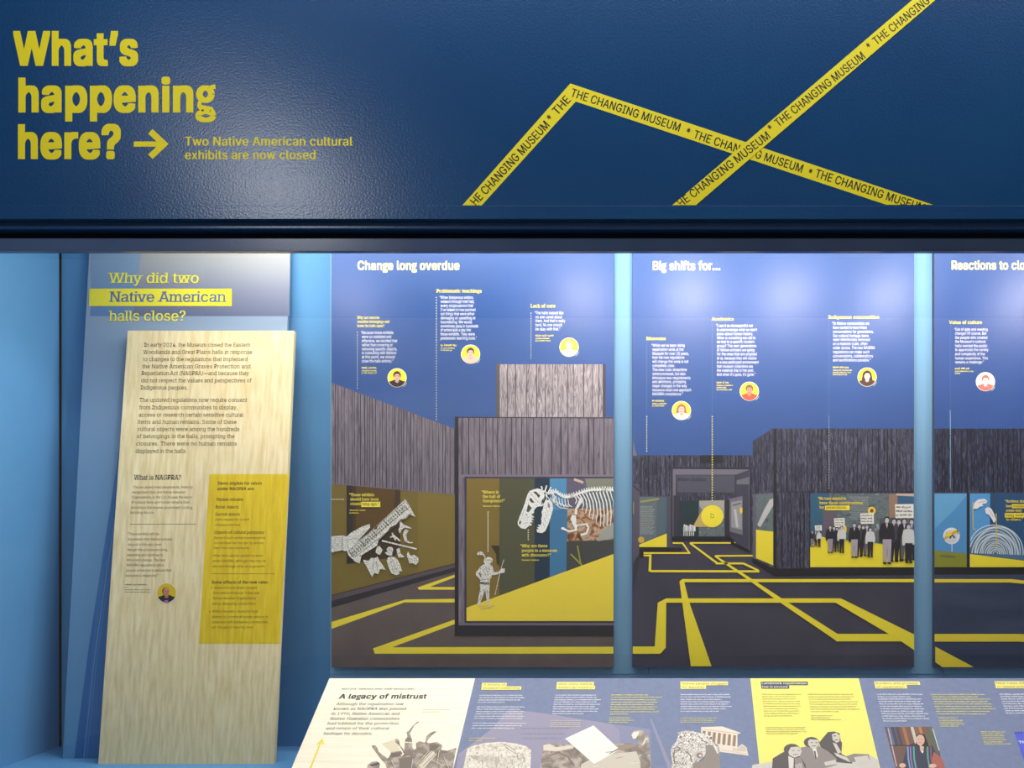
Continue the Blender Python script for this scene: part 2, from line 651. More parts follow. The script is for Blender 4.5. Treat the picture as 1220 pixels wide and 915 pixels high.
# dark joint between side wall and back wall
box('trim_1', XL - 0.001, XL + 0.004, YB - 0.007, YB - 0.001, ZF, ZC, DARK, kind='structure')
# mouldings under the header, and the frame that holds the glass
box('trim_2', -3.2, 3.2, D_H - 0.004, D_H + 0.03, zz(261, 2.346), zz(245, 2.346), HEADER, bev=0.0008, kind='structure')
box('trim_3', -3.2, 3.2, 2.372, 2.415, zz(273, 2.372), EYE + 0.83, TRIMP, bev=0.003, kind='structure')
box('trim_4', -3.2, 3.2, D_G, D_G + 0.018, zz(299.3, D_G), zz(284, D_G), FRAMEM, bev=0.001, kind='structure')
box('trim_5', -3.2, 3.2, D_G + 0.018, D_G + 0.036, zz(297, D_G), ZC, DARK, kind='structure')  # recess shade put into a near-black colour; also keeps room light out
box('trim_6', -3.2, 3.2, D_G - 0.02, 2.44, 0.0, ZF - 0.02, TRIMP, kind='structure')
# glass pane
gm = glass_mat()
gp = link('window_1', [(XL, D_G + 0.037, ZF), (XR, D_G + 0.037, ZF), (XR, D_G + 0.037, EYE + 0.73), (XL, D_G + 0.037, EYE + 0.73)], [(0, 1, 2, 3)], [gm])
gp['kind'] = 'structure'
# the hall around the viewer (seen only as faint reflections)
box('hall_floor', -4.2, 4.2, -6.0, 2.35, -0.05, 0.0, HALLF, kind='structure').name = 'floor_hall'
box('ceiling_hall', -4.2, 4.2, -6.0, 2.60, 3.95, 4.0, HALLW, kind='structure')
box('wall_opposite', -4.2, 4.2, -6.05, -6.0, 0.0, 3.95, HALLW, kind='structure')
box('wall_hall_left', -4.25, -4.2, -6.0, 2.6, 0.0, 3.95, HALLW, kind='structure')
box('wall_hall_right', 4.2, 4.25, -6.0, 2.6, 0.0, 3.95, HALLW, kind='structure')
ZS = EYE + 0.2255 * ((D_G + 0.037) * 2 + 3.5)
box('trim_7', -4.2, 4.2, -3.6, -3.5, ZS, 3.95, HALLD, kind='structure')

# ------------------------------------------------------------------ header with lettering and printed tape
hd = thing('header_board', (0, D_H, EYE + 0.81), 'large glossy navy blue header board with big yellow lettering above the display case', 'sign')
box('board', -3.2, 3.2, D_H, D_H + 0.05, EYE + 0.80, EYE + 1.75, HEADER, parent=hd, bev=0.002)
HP = Plane((0, D_H, EYE), 0)
A = Art(HP)
HY = (206, 194, 8)
A.crop(0, 0, 2.7727)
A.text('What’s', 44, 213, 459, 112, HY, bold=0.036)
A.build('headline_lettering', hd)
A.text('happening', 55, 367, 709, 112, HY, bold=0.036)
A.build('headline_lettering', hd)
A.text('here?', 54, 521, 402, 112, HY, bold=0.036)
A.build('headline_lettering', hd)
A.stroke([(442, 476), (546, 476)], 17, HY)
A.stroke([(497, 434), (542, 476), (497, 518)], 21, HY, h=1.5)
A.build('arrow', hd, 'bold yellow arrow pointing right')
A.text('Two Native American cultural', 610, 481, 1165, 30, HY, bold=0.02)
A.text('exhibits are now closed', 610, 526, 1045, 30, HY, bold=0.02)
A.build('subtitle_lettering', hd)
TY = (212, 200, 18)
BLK = (16, 24, 30)
A.crop(0, 0, 1)
YBOT = HP.uv(0, 244.6)[1]
# left leg of the folded tape
A.poly([(551, 244.6), (679.5, 99.5), (686, 121), (574, 244.6)], TY)
A.h = 3


def tape_text(A, segs, p0, p1, cap, clip=None):
    d = math.hypot(p1[0] - p0[0], p1[1] - p0[1])
    ux, uy = (p1[0] - p0[0]) / d, (p1[1] - p0[1]) / d
    for st, t0, t1 in segs:
        A.text(st, p0[0] + ux * t0, p0[1] + uy * t0, p0[0] + ux * t1, cap, BLK, bold=0.006, y1=p0[1] + uy * t1, clip=clip)


# text baseline sits on the lower edge side of each tape
def along(A, st, x0, y0, x1, y1, cap, clip=None):
    A.text(st, x0, y0, x1, cap, BLK, bold=0.011, y1=y1, clip=clip)


along(A, 'HE CHANGING MUSEUM', 566.5, 246.0, 656, 149.5, 10.2, clip=YBOT)
along(A, '*', 656.5, 147, 661.5, 142, 10.0)
along(A, 'THE', 664, 138, 681, 119.5, 10.2)
A.build('tape_stripe', hd, 'yellow tape stripe printed THE CHANGING MUSEUM, rising to the fold')
A.h = 1
A.poly([(679.5, 99.5), (1111.5, 244), (1056, 244), (686, 121)], TY)
A.h = 3
along(A, 'THE CHANGING MUSEUM', 679, 114.5, 809.5, 157, 10.0)
along(A, '*', 815, 161, 822, 163, 10)
along(A, 'THE CHAN', 825, 164, 880, 182.5, 10.0)
along(A, 'G MUSEUM', 898.5, 187.5, 955.5, 206, 10.0)
along(A, '*', 960.5, 209.5, 967, 211.5, 10)
along(A, 'THE CHANGING MUSEUM', 970, 210.5, 1101, 253, 10.0, clip=YBOT)
A.build('tape_stripe', hd, 'yellow tape stripe sloping down to the right, crossing under another tape')
A.h = 5
A.poly([(801, 244.6), (1087, 0), (1400, -267.7), (1428, -267.7), (1114.5, 0), (829, 244.6)], TY)
A.h = 6
along(A, 'HE CHANGING MUSEUM', 811, 248, 919, 163.5, 10.0, clip=YBOT)
along(A, '*', 919, 159, 924, 154.5, 10)
along(A, 'THE CHANGING MUSEUM', 927.5, 152, 1032, 68.5, 10.0)
along(A, '*', 1036, 61.5, 1041, 57.5, 10)
along(A, 'THE CHANGING MUSEUM', 1044, 54.5, 1148.5, -29, 10.0)
A.build('tape_stripe', hd, 'long yellow tape stripe rising steeply to the top right over the other tape')
A.h = 1

# ------------------------------------------------------------------ leaning title board (blue and grey)
L1 = math.radians(4.7)
BP = Plane((0, 3.03, ZF), L1)
tb = thing('title_board', (BP.hit(210, 903).x, 3.03, ZF), 'tall blue-grey leaning board headed Why did two Native American halls close', 'board')


def slab(name, plane, uvs, thick, m, parent):
    """a board outlined in its own plane, given thickness behind the printed face"""
    n = len(uvs)
    vs = [plane.xyz(u, v, 0) for u, v in uvs] + [plane.xyz(u, v, -thick) for u, v in uvs]
    fs = [list(range(n)), list(range(2 * n - 1, n - 1, -1))]
    for i in range(n):
        j = (i + 1) % n
        fs.append([i, i + n, j + n, j])
    return link(name, vs, fs, [m], None, parent)


bl = BP.uv(74.5, 905)[0]
br = BP.uv(344, 340)[0]
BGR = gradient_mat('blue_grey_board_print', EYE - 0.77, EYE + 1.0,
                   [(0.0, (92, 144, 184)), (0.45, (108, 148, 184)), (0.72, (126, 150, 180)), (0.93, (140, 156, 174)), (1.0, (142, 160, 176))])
slab('board', BP, [(bl, 0), (br, 0), (br, 1.98), (bl, 1.98)], 0.012, BGR, tb)
A = Art(BP)
GREY = (112, 118, 142)
GREYR = gradient_mat('grey_reflection_band', zz(376, 3.15), zz(300, 3.15), [(0, (96, 104, 132)), (0.4, (120, 126, 146)), (0.8, (150, 154, 160)), (1, (160, 162, 160))])  # the room's reflection in the glass, painted into this grey
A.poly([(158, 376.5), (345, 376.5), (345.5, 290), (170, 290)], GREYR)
A.poly([(107.5, 376.5), (158, 376.5), (170, 290), (109, 290)], gradient_mat('grey_blue_reflection_band', zz(376, 3.15), zz(300, 3.15), [(0, (88, 122, 168)), (1, (130, 156, 182))]))  # bluer left end of the same painted reflection
# painted darker stripes at the left foot
A.poly([(88.5, 903.5), (106, 770), (122, 665), (136, 575), (150, 480), (165, 440), (165, 903.5)], (62, 112, 168), h=2)
A.poly([(88.5, 903.5), (106, 770), (117, 700), (108, 800), (99, 903.5)], (52, 104, 164), h=3)
A.stroke([(100, 903), (112, 790), (126, 690), (140, 600)], 0.7, (120, 160, 200), h=3)
A.stroke([(103.5, 903), (115, 790), (129, 690)], 0.5, (96, 144, 192), h=3)
A.build('printed_picture', tb)
A.h = 4
A.poly([(107, 344), (276.3, 344), (276.3, 364.7), (106.2, 364.7)], (232, 222, 60))
A.build('highlight_band', tb, 'yellow band behind the second title line')
A.h = 6
A.crop(100, 300, 3.519)
A.text('Why did two', 105, 131, 484, 43, (232, 226, 70), bold=0.004, serif=True)
A.text('halls close?', 105, 290, 428, 43, (232, 226, 70), bold=0.004, serif=True)
A.text('Native American', 107, 210, 596, 43, (78, 104, 160), bold=0.004, serif=True)
A.build('title_lettering', tb)

# ------------------------------------------------------------------ leaning plywood board
L2 = math.radians(6.5)
WP = Plane((0, 2.96, ZF), L2)
wb = thing('plywood_board', (WP.hit(220, 908).x, 2.96, ZF), 'pale plywood panel with small text and yellow block, leaning before the blue-grey board', 'board')
w0 = WP.uv(117.2, 908)[0]
w1 = WP.uv(326.3, 908)[0]
wt = WP.uv(250, 394)[1]
slab('board', WP, [(w0, 0), (w1, 0), (w1, wt), (w0, wt)], 0.018, PLY, wb)
A = Art(WP)
A.poly([(249.6, 565), (344.6, 565), (333.2, 767), (237, 767)], PLYY)
A.build('yellow_text_block', wb, 'bright yellow rectangle printed on the right side')
A.h = 2
A.crop(100, 300, 3.519)
BR = (84, 74, 60)
for st, x0, y, x1 in (
        ('In early 2024, the Museum closed the Eastern', 252, 398, 697), ('Woodlands and Great Plains halls in response', 248, 428, 706),
        ('to changes to the regulations that implement', 247, 458, 688), ('the Native American Graves Protection and', 244, 488, 699),
        ('Repatriation Act (NAGPRA)—and because they', 241, 517, 692), ('did not respect the values and perspectives of', 239, 547, 703),
        ('Indigenous peoples.', 237, 577, 436), ('The updated regulations now require consent', 232, 629, 685),
        ('from Indigenous communities to display,', 231, 660, 645), ('access or research certain sensitive cultural', 229, 691, 669),
        ('items and human remains. Some of these', 225, 721, 641), ('cultural objects were among the hundreds', 223, 751, 652),
        ('of belongings in the halls, prompting the', 221, 781, 632), ('closures. There were no human remains', 218, 812, 642),
        ('displayed in the halls.', 216, 843, 432)):
    A.text(st, x0, y, x1, 16.5, BR, bold=0.0, serif=True)
A.build('intro_text', wb)
A.crop(100, 540, 4.158)
A.text('What is NAGPRA?', 248, 131, 482, 24, (50, 54, 58), bold=0.006, serif=True)
for st, x0, y, x1 in (('The law allows lineal descendants, federally', 243, 174, 540), ('recognized tribes and Native Hawaiian', 238, 199, 502),
                      ('Organizations, in the U.S. to seek the return', 236, 224, 537), ('of cultural items and human remains from', 234, 249, 525),
                      ('institutions that receive government funding,', 232, 275, 540), ('including this one.', 229, 300, 352),
                      ('“These exhibits left the', 216, 406, 373), ('impression that Native cultures', 218, 432, 437),
                      ('are just in the past, even', 218, 458, 385), ('though the cultures are living,', 216, 484, 416),
                      ('breathing and continue to', 214, 510, 392), ('thrive and change. The new', 212, 535, 404),
                      ('NAGPRA regulations are a', 210, 560, 396), ('course correction to ensure that', 208, 586, 434),
                      ('everyone is respected.”', 206, 612, 370)):
    A.text(st, x0, y, x1, 13, (120, 110, 92), bold=0.0)
A.stroke([(228, 351), (555, 351)], 2.5, (150, 140, 118))
A.greek(203, 654, 315, 6, (90, 84, 72))
for y, x1 in ((666, 225), (678, 332), (690, 330)):
    A.greek(202, y, x1, 4, (130, 120, 100))
A.build('body_text', wb)
YI = (92, 74, 22)
A.text('Items eligible for return', 662, 156, 882, 16, (74, 62, 30), bold=0.02)
A.text('under NAGPRA are:', 660, 183, 847, 16, (74, 62, 30), bold=0.02)
for st, x0, y, x1 in (('Human remains', 655, 235, 790), ('Burial objects', 652, 273, 768), ('Sacred objects', 650, 309, 773), ('Objects of cultural patrimony', 645, 399, 893)):
    A.text(st, x0, y, x1, 15, YI, bold=0.006, serif=True)
for st, x0, y, x1 in (('Items needed for current', 650, 334, 820), ('religious practices', 650, 360, 775),
                      ('Items of such central importance that', 645, 425, 900), ('no individual had the right to remove', 643, 450, 890), ('them from the community', 641, 475, 820),
                      ('Other items are not subject to return', 638, 513, 888), ('under NAGPRA, although they may be', 637, 539, 902), ('returned through other arrangements', 635, 566, 895),
                      ('Museums must obtain consent', 645, 672, 857), ('from Native American Tribes and', 640, 698, 870), ('Native Hawaiian Organizations', 638, 724, 852), ('before displaying cultural items.', 636, 751, 855),
                      ('Within five years, museums must', 636, 789, 862), ('attempt to connect all human remains in', 634, 816, 912), ('collections with Indigenous communities', 633, 842, 912), ('with the goal of returning them.', 631, 868, 842)):
    A.text(st, x0, y, x1, 12.5, (118, 96, 26), bold=0.002)
A.disc(633, 668, 3, 3, YI, n=8)
A.disc(624, 785, 3, 3, YI, n=8)
A.stroke([(632, 597), (947, 597)], 2.5, (150, 122, 30))
A.text('Some effects of the new rules:', 632, 646, 915, 16, (74, 62, 30), bold=0.02)
A.build('yellow_block_text', wb)


def portrait(A, x, y, r, parent, hair, skin, top, label, bald=False, long=False, ring=(250, 246, 214), bg=(242, 226, 60), tw=0.0):
    """round portrait print: ring, yellow ground, shoulders, neck, head, hair and a face"""
    h = A.h
    A.disc(x, y, r, r, ring, h=h, n=32)
    A.disc(x, y, r * 0.93, r * 0.93, bg, h=h + 1, n=32)
    # shoulders, cut by the circle
    pts = []
    for i in range(15):
        a = math.radians(205 + i * (335 - 205) / 14)
        pts.append((x + r * 0.93 * math.cos(a), y - r * 0.93 * math.sin(a)))
    pts += [(x + r * 0.62, y + r * 0.34), (x + r * 0.25, y + r * 0.20), (x - r * 0.25, y + r * 0.20), (x - r * 0.62, y + r * 0.34)]
    A.poly(pts, top, h=h + 3)
    if long:
        A.disc(x, y - r * 0.08, r * 0.50, r * 0.62, hair, h=h + 2, n=20)
        A.poly([(x - r * 0.5, y - r * 0.1), (x + r * 0.5, y - r * 0.1), (x + r * 0.58, y + r * 0.55), (x - r * 0.58, y + r * 0.55)], hair, h=h + 2)
    elif not bald:
        A.disc(x, y - r * 0.26, r * 0.40, r * 0.44, hair, h=h + 2, n=20)
    else:
        A.disc(x - r * 0.07, y - r * 0.16, r * 0.36, r * 0.42, hair, h=h + 2, n=20)
    A.poly([(x - r * 0.16, y), (x + r * 0.16, y), (x + r * 0.2, y + r * 0.42), (x, y + r * 0.55), (x - r * 0.2, y + r * 0.42)], tuple(int(c * 0.86) for c in skin), h=h + 4)
    A.disc(x + tw * r, y - r * (0.14 if bald else 0.10), r * 0.31, r * (0.46 if bald else 0.40), skin, h=h + 5, n=20)
    if not bald:
        A.poly([(x - r * 0.34, y - r * 0.10), (x - r * 0.36, y - r * 0.42), (x, y - r * 0.62), (x + r * 0.36, y - r * 0.42), (x + r * 0.34, y - r * 0.12), (x + r * 0.2, y - r * 0.38), (x - r * 0.14, y - r * 0.40)], hair, h=h + 6)
    dk = tuple(int(c * 0.45) for c in skin)
    for sgn in (-1, 1):
        A.disc(x + tw * r + sgn * r * 0.13, y - r * 0.12, r * 0.055, r * 0.035, dk, h=h + 7, n=8)
        A.stroke([(x + tw * r + sgn * r * 0.06, y - r * 0.21), (x + tw * r + sgn * r * 0.2, y - r * 0.21)], r * 0.045, dk, h=h + 7)
    A.poly([(x + tw * r - r * 0.02, y - r * 0.1), (x + tw * r + r * 0.05, y + r * 0.03), (x + tw * r - r * 0.04, y + r * 0.03)], tuple(int(c * 0.8) for c in skin), h=h + 7)
    A.stroke([(x + tw * r - r * 0.11, y + r * 0.11), (x + tw * r, y + r * 0.15), (x + tw * r + r * 0.11, y + r * 0.11)], r * 0.05, (170, 70, 70), h=h + 7)
    # thin arc beside the ring
    A.stroke([(x + r * 1.12 * math.cos(math.radians(a)), y - r * 1.12 * math.sin(math.radians(a))) for a in range(-55, -20, 7)], r * 0.05, (220, 220, 220), h=h)
    A.build('portrait', parent, label)


A.crop(100, 540, 4.158)
portrait(A, 410, 692, 50, wb, (96, 40, 30), (206, 138, 110), (40, 34, 46), 'round portrait of a balding person in dark jacket and purple shirt', bald=True, ring=(236, 222, 186), bg=(214, 186, 20))
A.h = 10
A.poly([(400, 728), (420, 728), (414, 741), (404, 741)], (190, 110, 180))
A.build('portrait_detail', wb)
A.h = 1

# ------------------------------------------------------------------ backing and three mural panels
YP = 3.08
YK = YP + 0.02
bk = thing('backing_box', (0.5, YK, zz(803, YK)), 'long light blue backing box behind the three mural panels', 'backing')
X0 = (393 - CX) * YK / F
js = [X0] + [(x - CX) * YK / F for x in (424, 773, 1124)] + [XR - 0.001]
for a, b in zip(js, js[1:]):
    box('backing_panel', a + 0.0008, b - 0.0008, YK, YB - 0.001, zz(803, YK), ZC - 0.01, BACKING, parent=bk, bev=0.0008)
box('wall_lower', X0, XR, YK + 0.002, YB - 0.001, ZF, zz(803.2, YK), BACKING, kind='structure').name = 'wall_back_lower'


def mural(x0, x1, name, label):
    P = Plane((0, YP, EYE), 0)
    a = (x0 - CX) * YP / F
    b = (x1 - CX) * YP / F
    t = thing('mural_panel', ((a + b) / 2, YP, zz(795, YP)), label, 'panel', None)
    box('board', a, b, YP, YK - 0.0005, zz(795, YP), ZC - 0.12, mat((52, 60, 84)), parent=t, bev=0.0006)
    A = Art(P)
    A.clipu = (a, b)
    return t, A


def planks(A, x0, x1, top, bot, ink, step, w=0.5, jit=0.4):
    """printed board joints between two edge functions"""
    x = x0 + step * random.uniform(0.3, 0.9)
    while x < x1:
        A.stroke([(x, top(x)), (x, bot(x))], w * random.uniform(0.7, 1.5), ink)
        x += step * random.uniform(1 - jit, 1 + jit)


def lerp(xa, ya, xb, yb):
    return lambda x: ya + (yb - ya) * (x - xa) / (xb - xa)


TOPY = 262          # the print runs on up behind the case frame
# ---- panel one
m1, A = mural(395, 731, 'one', 'mural panel headed Change long overdue, with skeleton and timber buildings')
A.rect(395, TOPY, 731, 795, SKY)
A.h = 2
A.rect(395, 660, 731, 795, FLOOR1, h=1.5)
A.poly([(395, 456), (542, 511), (542, 590), (395, 577)], TIMB)
A.h = 3
planks(A, 396, 542, lerp(395, 456, 542, 511), lerp(395, 577, 542, 590), (52, 46, 62), 4.2, 0.7)
A.h = 2
A.poly([(395, 576), (542, 589), (542, 671), (395, 709)], (118, 100, 44))
A.h = 3
A.poly([(498, 585), (542, 589), (542, 671), (498, 682)], (128, 108, 48))
A.poly([(413, 578), (477, 583), (477, 650), (470, 664), (413, 672)], (66, 50, 34))
A.h = 4
A.poly([(424, 579), (471, 583), (468, 630), (424, 640)], (92, 66, 30))
A.poly([(413, 578), (420, 578.5), (420, 671), (413, 672)], (46, 42, 38))
A.stroke([(395, 576), (542, 589)], 0.8, (120, 108, 124))
A.h = 3
A.poly([(395, 709), (542, 671), (542, 681), (395, 724)], (46, 42, 50))
A.h = 4
A.poly([(395, 710), (542, 672), (542, 676), (395, 716)], (88, 78, 84))
# tower and front building
A.h = 3
A.poly([(592, 434), (720, 434), (721, 497), (592, 497)], TIMBL)
A.h = 4
planks(A, 597, 720, lambda x: 434, lambda x: 497, (60, 54, 62), 9.5, 0.8)
A.rect(591, 433, 595.5, 497, (84, 76, 80))
A.rect(718, 434, 721.5, 497, (70, 64, 70))
A.h = 5
A.rect(542, 497, 731, 745, TIMB)
A.h = 6
planks(A, 547, 731, lambda x: 497.5, lambda x: 566, (34, 30, 40), 9.5, 0.8)
A.stroke([(542, 497.3), (731, 498)], 1.2, (52, 46, 54))
A.rect(542, 496.5, 546.5, 757.5, (34, 30, 38))
A.rect(546.5, 565.5, 731, 569, (126, 114, 130))
A.rect(553.5, 568, 731, 742, (60, 54, 76))
A.rect(546.5, 741.5, 731, 745, (116, 104, 118))
A.rect(542, 745, 731, 757.8, (38, 34, 42))
A.h = 7
A.rect(556, 570, 731, 739.8, (128, 106, 46))
A.h = 8
A.rect(595, 570, 637, 739, (80, 80, 58))
A.rect(637, 570, 655, 739, (22, 50, 70))
A.rect(655, 570, 677, 739, (78, 142, 184))
A.poly([(655, 608), (677, 606), (674, 739), (655, 739)], (62, 118, 158), h=9)
A.rect(675, 570, 731, 739, COLLAGE)
A.rect(675, 570, 697, 606, (96, 90, 112), h=9)
A.rect(676, 606, 731, 645, COLLAGEW, h=9)
A.poly([(675, 645), (731, 643), (731, 680), (675, 695)], (64, 66, 66), h=9)
A.poly([(697, 570), (731, 570), (731, 583), (700, 583)], (128, 130, 116), h=10)
A.poly([(715, 634), (731, 622), (731, 641), (712, 645)], (160, 160, 150), h=10)
A.stroke([(680, 660), (700, 680)], 1.6, (160, 160, 40), h=11)
A.stroke([(688, 650), (692, 672)], 1.6, (150, 150, 50), h=11)
A.poly([(585, 650), (595, 650), (595, 674), (592, 672), (591, 660)], (60, 48, 30), h=9)
A.stroke([(684, 571), (695, 575)], 3, (206, 180, 164), h=11)
A.poly([(556, 724), (731, 660), (731, 739.8), (556, 739.8)], (240, 214, 66), h=12)
A.h = 3
YL = (240, 218, 62)
A.crop(390, 545, 3.486)
A.poly([(18, 683), (325, 590), (529, 587), (529, 602), (320, 602), (18, 712)], YL)
A.poly([(375, 540), (529, 487), (529, 498), (425, 538), (529, 538), (529, 549), (380, 549)], YL)
A.h = 4
A.poly([(190, 793), (529, 673), (529, 692), (270, 788), (1188, 786), (1188, 815), (197, 815)], YL)
A.crop(0, 0, 1)
A.build('printed_picture', m1)
# headline and quotes
A.h = 3
A.crop(390, 295, 3.486)


def quote(A, lines, x, parent, greeks, white=WHITE, cap=12.5):
    for st, y, x1 in lines:
        xx = x - 4 if st[0] == '“' else x
        A.text(st, xx, y, x1, cap, white, bold=0.006)
    for i, (y, x0, x1) in enumerate(greeks):
        A.greek(x0, y, x1, 6.5 if i == 0 else 4.5, (244, 228, 84))
    A.build('quote_text', parent)


def heads(A, items, parent, cap=13):
    for st, x0, y, x1 in items:
        A.text(st, x0, y, x1, cap, (250, 234, 100), bold=0.012, serif=True)
    A.build('quote_heading', parent)


A.text('Change long overdue', 124, 92, 550, 37, CREAM, bold=0.026)
A.build('headline_lettering', m1)
heads(A, [('Why not remove', 124, 296, 217), ('sensitive belongings and', 124, 313, 258), ('leave the halls open?', 124, 330, 237)], m1, cap=11.5)
heads(A, [('Problematic teachings', 453, 187, 642)], m1, cap=14.5)
heads(A, [('Lack of care', 844, 249, 948)], m1, cap=14.5)
quote(A, [('“Because these exhibits', 359, 275), ('were so outdated and', 376, 266), ('offensive, we decided that', 393, 291), ('rather than covering or', 410, 272),
          ('removing specific objects,', 427, 291), ('or consulting with Nations', 443, 287), ('at this point, we should', 460, 281), ('close the halls entirely.”', 477, 275)], 143, m1,
      [(503, 143, 213), (514, 143, 208), (523, 143, 205)])
quote(A, [('“When Indigenous visitors', 213, 606), ('walked through that hall,', 230, 612), ('every single person that', 247, 606), ('I’ve talked to has pointed', 264, 616),
          ('out things that were either', 281, 612), ('damaging or upsetting or', 298, 616), ('traumatizing. We would', 315, 601), ('sometimes pack in hundreds', 332, 627),
          ('of school kids a day into', 348, 597), ('those exhibits. They were', 365, 613), ('problematic teaching tools.”', 382, 621)], 470, m1,
      [(409, 471, 537), (420, 471, 530), (429, 471, 522)])
quote(A, [('“The halls looked like', 277, 981), ('no one cared about', 294, 975), ('them. And that’s really', 310, 988), ('hard. No one should', 327, 975), ('be okay with that.”', 344, 968)], 864, m1,
      [(369, 864, 944), (380, 864, 928), (389, 864, 928)])
DOT = (206, 214, 190)
A.dots(125, 350, 125, 600, 11, 2.6, DOT)
A.dots(453, 205, 453, 725, 11, 3.2, DOT)
A.dots(846, 270, 846, 478, 11, 2.6, DOT)
A.crop(390, 545, 3.486)
A.h = 13
A.dots(18, 174, 75, 174, 9.5, 4.5, (236, 232, 214))
A.dots(668, 225, 668, 402, 9.5, 4.5, (250, 246, 220))
A.dots(835, 300, 835, 353, 9.5, 4.5, (250, 246, 220))
A.build('dotted_line', m1)
A.h = 3
A.crop(390, 295, 3.486)
portrait(A, 290, 541, 40, m1, (96, 50, 44), (236, 196, 180), (56, 34, 44), 'round portrait of a person with short dark hair and glasses')
portrait(A, 595, 443, 40, m1, (92, 62, 60), (238, 196, 178), (226, 190, 170), 'round portrait of a smiling person with short hair and pale top')
portrait(A, 1004, 414, 40, m1, (190, 170, 150), (240, 214, 196), (214, 214, 210), 'round portrait of a grey haired person with dark collar')
# captions over the printed windows
A.crop(390, 545, 3.486)
A.h = 13
CY_ = (250, 232, 96)
for st, x0, y, x1 in (('“Those exhibits', 91, 161, 196), ('should have been', 96, 179, 214), ('closed', 96, 198, 140), ('“Where is', 640, 150, 713), ('the hall of', 646, 168, 719), ('Europeans?”', 647, 186, 738),
                      ('“Why are there', 801, 373, 915), ('people in a museum', 808, 392, 955), ('with dinosaurs?”', 808, 411, 930)):
    A.text(st, x0, y, x1, 12.5, CY_, bold=0.014, serif=True)
A.rect(142, 184, 221, 206, (244, 228, 80))
A.h = 14
A.text('long ago.”', 146, 199, 217, 12.5, (90, 78, 40), bold=0.012, serif=True)
A.text('Museum visitor', 94, 222, 160, 6, CY_, bold=0.02)
A.text('Key Hunter', 94, 233, 133, 5, CY_, bold=0.02) if False else A.greek(94, 233, 133, 4.5, CY_)
A.text('Museum visitors', 647, 205, 718, 6.5, CY_, bold=0.02)
A.text('Student visitors', 808, 429, 880, 6.5, CY_, bold=0.02)
A.build('caption_text', m1)


